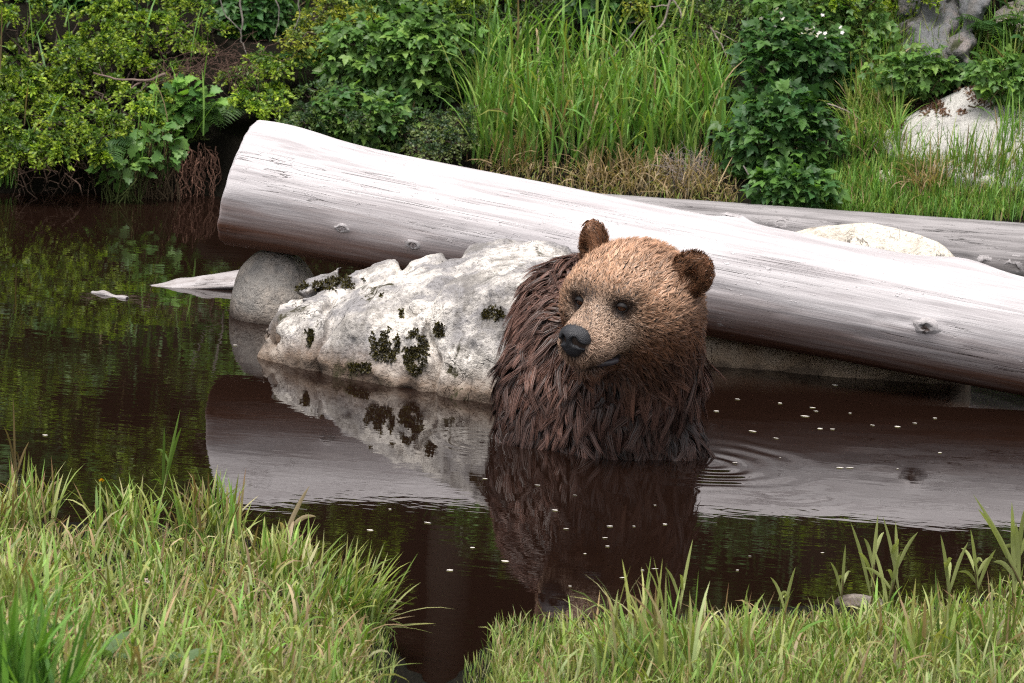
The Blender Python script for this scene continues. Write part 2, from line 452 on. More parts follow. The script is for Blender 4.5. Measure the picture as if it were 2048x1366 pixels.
log1, L1, *_ = make_log('fallen_log', A1, B1e, rA, rB + (rB - rA) * 0.35, WOOD1, 41, [(t, a, s * 2.2, p) for t, a, s, p in kn] + [(0.030, math.pi * 0.52, 0.11, 0.022)], flare=0.010, endtilt=0.10)
tag(log1, 'big pale bleached log lying across the boulders behind the bear', 'log')
for k, (t, a, s, p) in enumerate(kn[:4]):
    rr = rA + (rB - rA) * t * 1.35
    knot_part(log1, L1, t, a, rr + p * 0.8 - 0.001, s, KNOT, k + 3, 0.007)

# rear log resting on the bank
C2 = G(2060, 590); C1 = G(1150, 452)
r2 = 0.118
A2 = PY(1100, 424, C1.y); B2 = PY(2100, 520, C2.y - 0.05)
print('rear log', A2, B2, 'ground', T1(A2.x, A2.y), T1(B2.x, B2.y))
B2e = A2 + (B2 - A2) * 1.6
kn2 = []
for (u, v_, sz, pr) in ((1562, 447, 0.012, 0.008), (1983, 527, 0.016, 0.015), (2032, 532, 0.018, 0.015)):
    t, a = log_ang(u, v_, A2, B2e, 0.10); kn2.append((t, a, sz, pr))
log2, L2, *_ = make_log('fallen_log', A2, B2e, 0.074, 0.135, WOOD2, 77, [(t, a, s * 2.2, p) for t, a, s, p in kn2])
tag(log2, 'weathered grey log on the bank behind the pale log', 'log')
for k, (t, a, s, p) in enumerate(kn2):
    knot_part(log2, L2, t, a, 0.074 + (0.135 - 0.074) * t + p * 0.8 - 0.001, s, KNOT, k + 13, 0.008)

# ------------------------------------------------------------------ rocks
def round_rock(name, c, r, mat, amp=0.02, freq=4.0, seed=1, h=0.012, fine=0.004, p=2.4):
    c = np.array(c, float); r = np.array(r, float)
    def sdf(P):
        q = np.abs((P - c) / r); k = (q ** p).sum(1) ** (1 / p)
        return (k - 1) * r.min() - amp * fbm(P * freq, 4, seed) - fine * fbm(P * freq * 6, 3, seed + 3)
    V, Q = surface_nets(sdf, c - r - amp * 2 - 0.03, c + r + amp * 2 + 0.03, h)
    return recenter(link(name, raw_mesh(name, V, Q), mat))
def rock(name, pts, mat, k=0.02, amp=0.03, freq=4.0, seed=1, h=0.014, fine=0.006, ridge=0.0):
    pts = [Vector(p) for p in pts]
    bm = bmesh.new()
    for p in pts: bm.verts.new(p)
    res = bmesh.ops.convex_hull(bm, input=bm.verts)
    bmesh.ops.triangulate(bm, faces=bm.faces); bm.normal_update()
    cen = sum(pts, Vector()) / len(pts)
    N, D = [], []
    for f in bm.faces:
        n = f.normal.copy(); c = f.calc_center_median()
        if n.dot(c - cen) < 0: n = -n
        N.append(n[:]); D.append(n.dot(c))
    bm.free()
    N = np.array(N); D = np.array(D)
    def sdf(P):
        d = P @ N.T - D[None]
        m = d.max(1); s = m + k * np.log(np.exp((d - m[:, None]) / k).sum(1))
        s = s - k * 0.9
        b = fbm(P * freq, 4, seed)
        s = s - amp * b - fine * fbm(P * freq * 6, 3, seed + 3)
        if ridge: s = s + ridge * sstep(0.10, 0.0, np.abs(fbm(P * freq * 0.8 + 3, 3, seed + 9)))
        return s
    P = np.array([p[:] for p in pts]); lo = P.min(0) - 0.08 - amp; hi = P.max(0) + 0.08 + amp
    V, Q = surface_nets(sdf, lo, hi, h)
    o = link(name, raw_mesh(name, V, Q), mat)
    return recenter(o)
def rock_mat(name, base, grey, dark, moss=None, band=None, speck=0.5, blot=0.45, bandz=0.10):
    M = NT(name); v = M.coord()
    g = M.n('NewGeometry')
    big = M.noise(v, 4.5, 7, 0.68, 0.25); med = M.noise(v, 17, 6, 0.7); fin = M.noise(v, 75, 4, 0.65)
    c = M.mix(M.ramp(big, [(blot, 1.0), (blot + 0.14, 0.0)]), base, grey)
    c = M.mix(M.math('MULTIPLY', M.ramp(med, [(0.36, 1.0), (0.52, 0.0)]), speck), c, grey)
    c = M.mix(M.math('MULTIPLY', M.ramp(fin, [(0.38, 1.0), (0.47, 0.0)]), speck), c, dark)
    rid = M.n('Math', operation='ABSOLUTE'); M.l(M.math('SUBTRACT', M.noise(v, 7, 4, 0.6, 0.6), 0.5), rid.inputs[0])
    cr = M.math('MULTIPLY', M.ramp(rid.outputs[0], [(0.0, 1.0), (0.012, 0.0)]), M.ramp(M.noise(v, 5, 2), [(0.5, 0.0), (0.62, 1.0)]))
    c = M.mix(M.math('MULTIPLY', cr, 0.75), c, dark)
    if moss:
        st = M.noise(M.coord((1.6, 1.6, 0.45)), 3.4, 6, 0.7, 0.4)
        c = M.mix(M.math('MULTIPLY', M.ramp(st, [(0.51, 0.0), (0.60, 1.0)]), 0.62), c, (0.14, 0.125, 0.11))
    sp = M.n('SeparateXYZ'); M.l(g.outputs['Position'], sp.inputs[0])
    if band:
        zz = M.math('ADD', sp.outputs['Z'], M.math('MULTIPLY', M.math('SUBTRACT', M.noise(v, 9, 5), 0.5), 0.16))
        bm_ = M.ramp(M.math('DIVIDE', zz, bandz), [(0.1, 1.0), (0.9, 0.0)])
        c = M.mix(M.math('MULTIPLY', bm_, 0.85), c, band)
        wet = M.ramp(M.math('DIVIDE', zz, 0.02), [(0.2, 1.0), (1.0, 0.0)])
        c = M.mix(M.math('MULTIPLY', wet, 0.6), c, (0.03, 0.02, 0.015))
    if moss:
        mn = M.noise(M.coord((1, 1, 0.55)), 8.5, 6, 0.72)
        mm = M.math('MULTIPLY', M.ramp(mn, [(0.55, 0.0), (0.60, 1.0)]), M.ramp(M.noise(v, 2.7, 2), [(0.42, 0.0), (0.54, 1.0)]))
        c = M.mix(mm, c, M.mix(fin, (0.012, 0.010, 0.004), moss))
    M.l(c, M.p.inputs['Base Color']); M.p.inputs['Roughness'].default_value = 0.8; M.p.inputs['Specular IOR Level'].default_value = 0.3
    b = M.bump(med, 0.018, 0.8); b = M.bump(fin, 0.006, 0.9, b); b = M.bump(M.math('SUBTRACT', 1.0, cr), 0.006, 0.8, b)
    M.l(b, M.p.inputs['Normal'])
    return M.m
GRAN = rock_mat('white_granite', (0.70, 0.645, 0.585), (0.25, 0.235, 0.235), (0.06, 0.05, 0.045), (0.05, 0.042, 0.012), (0.16, 0.10, 0.06), 0.5, 0.43, 0.13)
TAN = rock_mat('tan_granite', (0.45, 0.385, 0.325), (0.24, 0.22, 0.20), (0.10, 0.085, 0.075), None, (0.09, 0.065, 0.05), 0.45, 0.40, 0.07)
BRN = rock_mat('brown_granite', (0.66, 0.60, 0.51), (0.22, 0.17, 0.13), (0.07, 0.05, 0.04), None, (0.27, 0.18, 0.11), 0.3, 0.36, 0.24)
CRM = rock_mat('cream_granite', (0.44, 0.42, 0.39), (0.30, 0.285, 0.275), (0.09, 0.08, 0.07), None, None, 0.35, 0.30)
OUT = rock_mat('outcrop_granite', (0.24, 0.19, 0.17), (0.14, 0.14, 0.145), (0.05, 0.05, 0.05), (0.05, 0.06, 0.02), None, 0.6, 0.5)

def logY(u):   # y of the log axis above pixel column u
    return gl1.y + (gl2.y - gl1.y) * (u - 430) / (2048 - 430)
P = []
for u, v_ in ((530, 716), (610, 740), (720, 748), (830, 770), (930, 800), (1010, 815)):
    q = PZ(u, v_); P += [(q.x, q.y, -0.25), (q.x, q.y, 0.02)]
P += [PY(545, 640, PZ(530, 716).y + 0.05), PY(640, 640, PZ(610, 740).y + 0.03), PY(760, 600, PZ(720, 748).y + 0.06), PY(860, 585, PZ(830, 770).y + 0.10), PY(980, 570, PZ(930, 800).y + 0.12), PY(1060, 560, PZ(1010, 815).y + 0.15)]
for u, v_, d in ((625, 528, 0.20), (760, 510, 0.20), (900, 495, 0.20), (1050, 474, 0.20), (1130, 486, 0.20), (1200, 530, 0.22)):
    P.append(PY(u, v_, logY(u) - d))
P += [PY(585, 570, logY(585) - 0.20)]
for u in (600, 900, 1200):
    q = PZ(u, 700); P.append((q.x, logY(u) - 0.12, -0.25))
q = PZ(1180, 790); P += [(q.x, q.y, -0.25), (q.x, q.y, 0.1)]
main_rock = rock('boulder', P, GRAN, 0.010, 0.045, 3.6, 5, 0.0095, 0.015, 0.034)
tag(main_rock, 'large white boulder with dark moss patches rising from the water beside the bear', 'boulder')

def blob(c, rx, ry, rz, n, seed):
    r = np.random.default_rng(seed); out = []
    for k in range(n):
        d = nrm(r.normal(size=3)); out.append((c[0] + d[0] * rx, c[1] + d[1] * ry, c[2] + d[2] * rz))
    return out
q = PZ(545, 645)
rx = 84 * 14 / LENS_PX
ctr = Vector((PZ(548, 610).x, q.y + 0.10, 0.03))
topz = A1.z - rA
tagd = round_rock('boulder', (ctr.x + 0.01, ctr.y + 0.02, 0.02), (rx * 1.02, 0.16, topz - 0.03), TAN, 0.012, 5, 8, 0.012, 0.004)
tag(tagd, 'rounded grey-tan boulder under the cut end of the pale log', 'boulder')
# right boulder behind and beneath the log
fr = PZ(1650, 757)
cb = Vector((PY(1690, 600, fr.y + 0.30).x, fr.y + 0.36, 0.0))
P = []
for u, v_ in ((1330, 732), (1420, 738), (1560, 750), (1700, 764), (1830, 774), (1930, 778)):
    q = PZ(u, v_); P += [(q.x, q.y + 0.05, -0.2), (q.x, q.y + 0.05, 0.03)]
for u, v_, d in ((1600, 452, 0.30), (1670, 432, 0.34), (1750, 428, 0.36), (1840, 440, 0.36), (1905, 490, 0.34), (1560, 510, 0.30), (1450, 560, 0.28), (1960, 600, 0.34)):
    P.append(PY(u, v_, logY(u) + d))
for u, d in ((1350, 0.5), (1700, 0.62), (1960, 0.5)):
    P.append((PZ(u, 760).x, logY(u) + d, -0.2)); P.append((PZ(u, 760).x, logY(u) + d, 0.15))
rb = rock('boulder', P, BRN, 0.02, 0.014, 4.0, 12, 0.013, 0.004)
tag(rb, 'rounded cream boulder between the two logs with a brown stained foot', 'boulder')

# ------------------------------------------------------------------ bear
BY = PZ(1190, 915).y
YAW, HP = math.radians(33), math.radians(14)
f0 = Vector((-math.sin(YAW), -math.cos(YAW), 0)); Z0 = Vector((0, 0, 1))
hf = (f0 * math.cos(HP) - Z0 * math.sin(HP)); hr = Vector((math.cos(YAW), -math.sin(YAW), 0)); hu = (Z0 * math.cos(HP) + f0 * math.sin(HP))
HC = PY(1263, 582, BY + 0.02)
HA = np.array([hf[:], hr[:], hu[:]]); HCn = np.array(HC[:])
def H(f, r, u): return HC + hf * f + hr * r + hu * u
def HM(f, r, u):
    """muzzle points: a little longer and turned aside towards the tip"""
    w_ = min(max((f - 0.10) / 0.15, 0.0), 1.15); return H(f + 0.016 * w_, r - 0.014 * w_, u + 0.006 * w_)
def A3(v): return np.array(v[:], float)
def ell(P, c, r, R=None):
    q = P - A3(c)
    if R is not None: q = q @ R.T
    r = np.array(r); k0 = np.linalg.norm(q / r, axis=1); k1 = np.linalg.norm(q / (r * r), axis=1)
    return k0 * (k0 - 1) / np.maximum(k1, 1e-6)
def cone(P, a, b, ra, rb):
    a, b = A3(a), A3(b); ab = b - a; t = np.clip(((P - a) @ ab) / (ab @ ab), 0, 1)
    return np.linalg.norm(P - a - t[:, None] * ab, axis=1) - (ra + (rb - ra) * t)
def smin(a, b, k):
    h = np.clip(0.5 + 0.5 * (b - a) / k, 0, 1); return b + (a - b) * h - k * h * (1 - h)
EARS = [(-0.040, 0.164, 0.060, 1), (-0.055, -0.150, 0.085, -1)]
def ear_frame(s):
    n = A3(nrm(np.array((0.80, 0.55 * s, 0.25)))); # opening direction in head frame
    n = hf * n[0] + hr * n[1] + hu * n[2]
    t = (hu * 0.85 + hr * 0.5 * s); t = (t - n * t.dot(n)).normalized(); b = n.cross(t)
    return np.array([n[:], t[:], b[:]])
EYES = [H(0.150, 0.067, 0.020), H(0.150, -0.066, 0.014)]
def head_sdf(P):
    d = ell(P, H(0, 0, 0.0), (0.165, 0.156, 0.122), HA)
    for s_ in (-1, 1):
        d = smin(d, ell(P, H(0.055, 0.105 * s_, -0.030), (0.075, 0.058, 0.070), HA), 0.05)      # cheekbone
        d = smin(d, ell(P, H(-0.015, 0.095 * s_, -0.090), (0.12, 0.072, 0.125), HA), 0.08)
        d = smin(d, ell(P, H(0.118, 0.054 * s_, 0.044), (0.042, 0.048, 0.030), HA), 0.035)      # brow
        d = smin(d, ell(P, HM(0.150, 0.037 * s_, -0.066), (0.095, 0.044, 0.054), HA), 0.04)     # side of the muzzle
    d = smin(d, cone(P, H(0.08, 0, -0.006), HM(0.232, 0, -0.044), 0.060, 0.040), 0.035)         # bridge
    d = smin(d, ell(P, HM(0.208, 0, -0.078), (0.056, 0.057, 0.044), HA), 0.03)                  # whisker pads
    for e in EYES:
        d = -smin(-d, np.linalg.norm(P - A3(e + hf * 0.018), axis=1) - 0.017, 0.022)
    jaw = cone(P, H(0.05, 0, -0.120), HM(0.196, 0, -0.136), 0.064, 0.035)
    d = smin(d, jaw, 0.012)
    return smin(d, cone(P, H(-0.02, 0, -0.12), H(-0.06, 0, -0.26), 0.122, 0.135), 0.07)         # throat
def ear_sdf(P):
    out = None
    for f, r, u, s in EARS:
        c = H(f, r, u); R = ear_frame(s)
        e = ell(P, c, (0.026, 0.062, 0.054), R)
        e = np.maximum(e, -ell(P, c + Vector((R[0] * 0.026).tolist()) - Vector((R[1] * 0.012).tolist()), (0.020, 0.030, 0.022), R))
        out = e if out is None else np.minimum(out, e)
    return out
def body_sdf(P):
    d = ell(P, PY(1205, 850, BY + 0.30), (0.215, 0.27, 0.36))
    d = smin(d, ell(P, PY(1160, 672, BY + 0.42), (0.168, 0.24, 0.215)), 0.10)
    d = smin(d, ell(P, PY(1110, 760, BY + 0.26), (0.095, 0.16, 0.22)), 0.08)
    d = smin(d, cone(P, PY(1075, 760, BY + 0.20), PY(1055, 970, BY + 0.13), 0.085, 0.085), 0.06)
    d = smin(d, cone(P, PY(1325, 790, BY + 0.17), PY(1348, 990, BY + 0.10), 0.078, 0.076), 0.06)
    d = smin(d, ell(P, PY(1225, 840, BY + 0.15), (0.17, 0.12, 0.24)), 0.06)
    d = smin(d, ell(P, PY(1200, 980, BY + 0.75), (0.33, 0.50, 0.30)), 0.10)       # rump mostly under water
    return d
def neck_sdf(P):
    d = cone(P, H(-0.06, 0, -0.05), PY(1215, 740, BY + 0.26), 0.135, 0.185)
    return smin(d, cone(P, H(0.01, 0, -0.09), PY(1245, 800, BY + 0.13), 0.115, 0.13), 0.05)
def bear_sdf(P):
    d = smin(body_sdf(P), neck_sdf(P), 0.06)
    d = smin(d, head_sdf(P), 0.035)
    return smin(d, ear_sdf(P), 0.018)
bl = A3(PY(1190, 915, BY))
V, Q = surface_nets(bear_sdf, (bl[0] - 0.55, bl[1] - 0.42, -0.16), (bl[0] + 0.50, bl[1] + 1.35, 0.86), 0.0105)
for _ in range(2):
    g = grad(bear_sdf, V, 0.003); V = V - g * (np.clip(bear_sdf(V), -0.01, 0.01) / np.maximum((g * g).sum(1), 0.2))[:, None]
bn = nrm(grad(bear_sdf, V, 0.006))
print('bear verts', len(V))
hq = (V - HCn) @ HA.T
skin = np.tile(np.array([[0.030, 0.017, 0.012]]), (len(V), 1))
lip = (hq[:, 0] > 0.13) & (np.abs(hq[:, 2] + 0.119) < 0.012)
skin[lip] = (0.020, 0.016, 0.016)
SKIN = attr_mat('bear_skin', 0.55, 0.4)
bear = empty('bear', (bl[0], bl[1] + 0.25, 0.0), 'wet brown bear sitting chest-deep in the pond looking aside', 'bear')
def bpart(name, me, mat, parent=None):
    o = link(name, me, mat); par = parent or bear; o.parent = par
    o.matrix_parent_inverse = Matrix.Translation(-bear.location) if par is bear else Matrix.Identity(4)
    return o
body = bpart('body', raw_mesh('body', V, Q, skin), SKIN)

# ---- fur: every lock is a tapered ribbon
def fur(n_head, n_body):
    tri = np.concatenate([Q[:, :3], Q[:, [0, 2, 3]]]); a, b, c = V[tri[:, 0]], V[tri[:, 1]], V[tri[:, 2]]
    ar = 0.5 * np.linalg.norm(np.cross(b - a, c - a), axis=1); cen = (a + b + c) / 3
    hc = (cen - HCn) @ HA.T
    hw = sstep(0.32, 0.22, np.linalg.norm(hc * np.array([0.85, 1.1, 1.15]) , axis=1))
    vis = sstep(0.9, 0.0, cen[:, 1] - BY - 0.45) * 0.75 + 0.25
    def pick(wt, n):
        wt = ar * wt; wt = wt * (cen[:, 2] > -0.06); p = wt / wt.sum(); k = rng.choice(len(tri), n, p=p)
        r1 = np.sqrt(rng.random(n)); r2_ = rng.random(n)
        return (1 - r1)[:, None] * a[k] + (r1 * (1 - r2_))[:, None] * b[k] + (r1 * r2_)[:, None] * c[k]
    P = np.concatenate([pick(hw * vis, n_head), pick((1 - hw) * vis, n_body)])
    N = nrm(grad(bear_sdf, P, 0.008))
    h = (P - HCn) @ HA.T; f, r, u = h[:, 0], h[:, 1], h[:, 2]
    n = len(P)
    rad = np.linalg.norm(h * np.array([0.85, 1.1, 1.15]), axis=1)
    wh = sstep(0.30, 0.20, rad)                                 # head weight
    muz = sstep(0.12, 0.17, f) * sstep(0.10, 0.02, u) * sstep(0.14, 0.10, np.abs(r)) * wh      # muzzle weight
    face = sstep(-0.03, 0.10, f) * wh
    eard = ear_sdf(P); ear = sstep(0.020, 0.004, eard)
    # flow
    hfv, hrv, huv = HA
    flow_head = -hfv[None] + huv[None] * (0.55 * sstep(-0.05, 0.06, u) * (1 - muz))[:, None] - huv[None] * (0.9 * sstep(0.0, -0.10, u) * (1 - 0.6 * muz))[:, None] + hrv[None] * (0.5 * np.sign(r) * sstep(0.02, 0.10, np.abs(r)))[:, None]
    flow_body = np.array([[0, 0.10, -1.0]]) + hrv[None] * 0.0
    swirl = np.stack([fbm(P * 11, 3, 61), fbm(P * 11, 3, 62), fbm(P * 11, 3, 63)], -1) * 1.5
    flow = flow_head * wh[:, None] + flow_body * (1 - wh)[:, None] + swirl * (0.22 + 0.42 * (1 - wh))[:, None]
    flow = flow * (1 - ear)[:, None] + (ear[:, None]) * (0.8 * huv[None] + hrv[None] * (np.sign(r) * 0.8)[:, None] + 0.25 * hfv[None])
    flow = nrm(flow - N * (flow * N).sum(1)[:, None])
    # length and lift
    L = 0.010 + 0.0 * f
    L = 0.062 * (1 - wh) + wh * (0.046 - 0.024 * face - 0.014 * muz)
    L = L * (1 - ear) + 0.018 * ear
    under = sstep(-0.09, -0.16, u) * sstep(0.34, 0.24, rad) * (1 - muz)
    chin = sstep(0.08, 0.15, f) * wh
    L = L + 0.020 * under * (1 - chin)
    L = np.where(chin > 0.3, np.minimum(L, 0.012 + 0.03 * (1 - chin)), L)
    L *= 0.70 + 0.6 * rng.random(n)
    de = np.min([np.linalg.norm(P - A3(e), axis=1) for e in EYES], axis=0)
    L *= 0.25 + 0.75 * sstep(0.016, 0.045, de)
    mw = np.clip((f - 0.10) / 0.15, 0, 1.15); f2, r2_, u2 = f - 0.016 * mw, r + 0.014 * mw, u - 0.006 * mw
    lipm = (np.abs(u2 + 0.117 + 0.015 * np.clip((0.236 - f2) / 0.08, 0, 1)) < 0.012) & (f > 0.145)
    nose_zone = np.linalg.norm((np.stack([f2, r2_, u2], -1) - np.array([0.266, 0, -0.048])) / np.array([0.036, 0.046, 0.044]), axis=1) < 1.0
    keep = ~(lipm | nose_zone | (de < 0.014))
    own = np.arange(n)
    def clump(mask, m):
        idx = np.flatnonzero(mask)
        cidx = rng.choice(idx, m, replace=False); kd = kdtree.KDTree(m)
        for k, j in enumerate(cidx): kd.insert(P[j], k)
        kd.balance()
        for j in idx: own[j] = cidx[kd.find(P[j])[1]]
    bodym = wh < 0.45
    clump(bodym, int(bodym.sum() / 34)); clump(~bodym & (muz < 0.4), int((~bodym).sum() / 11))
    lift = (0.34 * (1 - wh) + wh * (0.26 - 0.08 * muz)); lift = lift * (1 - ear) + 0.55 * ear
    lr = rng.random(n); lift *= 0.40 + 0.7 * lr[own] + 0.35 * rng.random(n)
    side0 = np.cross(flow, N); sw = rng.normal(size=n); sway = (0.13 * (1 - wh) + 0.08 * wh)
    flow = nrm(flow + side0 * (sw[own] * sway + 0.05 * sw)[:, None])
    D = nrm(flow * np.cos(lift)[:, None] + N * np.sin(lift)[:, None] + rng.normal(size=(n, 3)) * (0.07 * (1 - wh))[:, None])
    cl = rng.random(n); L *= np.where(bodym, 0.65 + 0.75 * cl[own], 1.0)
    tip = P + D * L[:, None]
    ctip = P[own] + D[own] * (L[own] * 1.12)[:, None]
    cs = np.where(bodym, 0.90, 0.50 * (1 - ear)) * np.where(bodym, 0.62 + 0.38 * rng.random(n), 0.70 + 0.30 * rng.random(n)); cs = np.where(muz > 0.4, 0.10, cs)
    # curve points
    K = 5; ts = np.linspace(0, 1, K)
    cr_ = rng.normal(size=(n, 1)); curl = (side0[own] * cr_[own] * 0.013 + swirl[own] * 0.008) * (1 - 0.7 * wh)[:, None]
    sag = np.array([[0, 0, -1.0]]) * (0.012 * (1 - wh) * (L / 0.05))[:, None]
    crn = rng.random(n)[own] + 0.15 * rng.random(n)
    pts = np.empty((n, K, 3))
    for k, t in enumerate(ts):
        q0 = P + D * (L * t)[:, None]; q1 = P[own] + (ctip - P[own]) * t
        conv = 1 - (1 - t) ** 1.7
        pts[:, k] = q0 + (q1 - q0) * (cs * conv)[:, None] + sag * t * t + curl * math.sin(t * math.pi * 1.3) + side0 * (0.0030 * (1 - 0.6 * wh) * np.sin(t * 7.0 + 6.28 * crn))[:, None] * t
        pts[:, k] += N * (0.007 * math.sin(t * math.pi) * (1 - wh))[:, None]
    # widths
    wd = (0.00080 * (1 - wh) + 0.00085 * wh) * (0.7 + 0.6 * rng.random(n))
    side = nrm(np.cross(D, N)); roll = rng.normal(size=n) * 0.55
    side = nrm(side * np.cos(roll)[:, None] + N * np.sin(roll)[:, None])
    prof = np.array([0.8, 1.0, 0.9, 0.62])
    # colour
    tan = np.array([0.440, 0.262, 0.165]); muzc = np.array([0.50, 0.350, 0.255]); brown = np.array([0.078, 0.040, 0.030]); dark = np.array([0.026, 0.013, 0.010]); rust = np.array([0.19, 0.085, 0.042])
    top = sstep(-0.09, 0.04, u) * wh
    base = brown[None] * np.ones((n, 1))
    base = base + (rust - base) * (wh * 0.75)[:, None]
    fw = (top * (0.55 + 0.45 * face))[:, None]; base = base + (tan - base) * fw
    base = base + (muzc - base) * (muz * 0.9 * sstep(-0.15, -0.06, u))[:, None]
    base = base + (rust * 0.95 - base) * (ear * 0.75)[:, None]
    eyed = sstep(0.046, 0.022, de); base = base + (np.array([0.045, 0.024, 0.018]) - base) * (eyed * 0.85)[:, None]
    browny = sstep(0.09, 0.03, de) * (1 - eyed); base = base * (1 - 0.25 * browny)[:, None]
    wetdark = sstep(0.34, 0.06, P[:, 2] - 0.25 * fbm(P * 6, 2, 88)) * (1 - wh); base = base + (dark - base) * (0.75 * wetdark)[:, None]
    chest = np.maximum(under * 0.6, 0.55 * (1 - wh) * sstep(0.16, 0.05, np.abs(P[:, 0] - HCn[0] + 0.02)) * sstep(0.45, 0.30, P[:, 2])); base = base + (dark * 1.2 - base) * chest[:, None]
    crnd = rng.random(n); clr = crnd[own] * 0.55 + rng.random(n) * 0.45
    vr = 1 - 0.6 * muz; base = base * (1 + (0.95 * clr - 0.48) * (1.35 + 0.65 * (1 - wh)) * vr)[:, None]
    big = fbm(P * 9, 3, 71); base = base * (1 + 0.30 * big)[:, None]
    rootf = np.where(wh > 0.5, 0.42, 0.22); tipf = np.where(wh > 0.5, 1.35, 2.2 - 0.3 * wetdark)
    idx = np.flatnonzero(keep); pts = pts[idx]; n = len(idx); base = base[idx]; side = side[idx]; wd = wd[idx]; rootf = rootf[idx]; tipf = tipf[idx]
    VV = np.empty((n, 9, 3)); CC = np.empty((n, 9, 3))
    for k in range(4):
        VV[:, 2 * k] = pts[:, k] - side * (wd * prof[k])[:, None]; VV[:, 2 * k + 1] = pts[:, k] + side * (wd * prof[k])[:, None]
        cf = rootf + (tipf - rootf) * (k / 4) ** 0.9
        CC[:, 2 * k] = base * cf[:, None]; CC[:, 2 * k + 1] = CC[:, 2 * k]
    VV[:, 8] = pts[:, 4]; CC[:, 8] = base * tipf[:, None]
    o9 = (np.arange(n) * 9)[:, None]
    quad = np.concatenate([o9 + np.array([[2 * k, 2 * k + 1, 2 * k + 3, 2 * k + 2]]) for k in range(3)])
    t3 = o9 + np.array([[6, 7, 8]])
    return raw_mesh('fur', VV.reshape(-1, 3), [quad, t3], np.clip(CC.reshape(-1, 3), 0, 0.9))
M = NT('bear_fur'); a_ = M.n('Attribute', attribute_name='Col'); M.l(a_.outputs['Color'], M.p.inputs['Base Color'])
M.p.inputs['Roughness'].default_value = 0.40; M.p.inputs['Specular IOR Level'].default_value = 0.38
FURM = M.m
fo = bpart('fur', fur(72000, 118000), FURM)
tag(fo, kind='stuff')

# ---- nose, eyes, mouth
def sdf_part(name, fn, c, R, h, mat, col=None):
    c = A3(c); Vp, Qp = surface_nets(fn, c - R, c + R, h)
    return bpart(name, raw_mesh(name, Vp, Qp, None if col is None else np.tile(col, (len(Vp), 1))), mat)
def nose_sdf(P):
    d = ell(P, HM(0.243, 0, -0.034), (0.034, 0.041, 0.026), HA)
    d = smin(d, ell(P, HM(0.252, 0, -0.064), (0.024, 0.034, 0.034), HA), 0.02)
    for s in (-1, 1):
        d = smin(d, ell(P, HM(0.240, 0.030 * s, -0.052), (0.030, 0.019, 0.024), HA), 0.014)
        nost = ell(P, HM(0.276, 0.0175 * s, -0.045), (0.020, 0.0098, 0.0125), HA)
        slit = cone(P, HM(0.270, 0.025 * s, -0.052), HM(0.246, 0.052 * s, -0.066), 0.0080, 0.0050)
        d = -smin(-d, np.minimum(nost, slit), 0.006)
    phil = cone(P, HM(0.286, 0, -0.048), HM(0.275, 0, -0.10), 0.0045, 0.0040)
    return -smin(-d, phil, 0.005)
M = NT('nose_leather'); M.p.inputs['Base Color'].default_value = (0.017, 0.0165, 0.020, 1); M.p.inputs['Roughness'].default_value = 0.5
vn = M.n('TexVoronoi'); M.l(M.coord(), vn.inputs['Vector']); vn.inputs['Scale'].default_value = 420
M.l(M.bump(vn.outputs['Distance'], 0.0015, 0.8), M.p.inputs['Normal'])
sdf_part('nose', nose_sdf, HM(0.25, 0, -0.050), 0.07, 0.0022, M.m)
M = NT('lip'); M.p.inputs['Base Color'].default_value = (0.050, 0.040, 0.045, 1); M.p.inputs['Roughness'].default_value = 0.35
LIP = M.m
def lip_sdf(P):
    d = None
    pl = [(0.236, 0.0, -0.115), (0.229, 0.028, -0.120), (0.209, 0.044, -0.126), (0.185, 0.053, -0.130), (0.165, 0.058, -0.131)]
    for s in (-1, 1):
        for (a, b) in zip(pl[:-1], pl[1:]):
            c_ = cone(P, HM(a[0], a[1] * s, a[2]), HM(b[0], b[1] * s, b[2]), 0.0095, 0.0090)
            d = c_ if d is None else np.minimum(d, c_)
    return d
sdf_part('lip', lip_sdf, HM(0.19, 0, -0.10), 0.10, 0.003, LIP)
M = NT('eye'); v = M.coord(); gr = M.n('TexGradient', gradient_type='SPHERICAL')
M.p.inputs['Base Color'].default_value = (0.085, 0.034, 0.016, 1); M.p.inputs['Roughness'].default_value = 0.12; M.p.inputs['Specular IOR Level'].default_value = 0.3
M.p.inputs['Coat Weight'].default_value = 0.0
IRIS = M.m
M = NT('pupil'); M.p.inputs['Base Color'].default_value = (0.003, 0.003, 0.003, 1); M.p.inputs['Roughness'].default_value = 0.08
PUP = M.m
M = NT('eyelid'); M.p.inputs['Base Color'].default_value = (0.016, 0.011, 0.010, 1); M.p.inputs['Roughness'].default_value = 0.5
LID = M.m
eyedirs = []
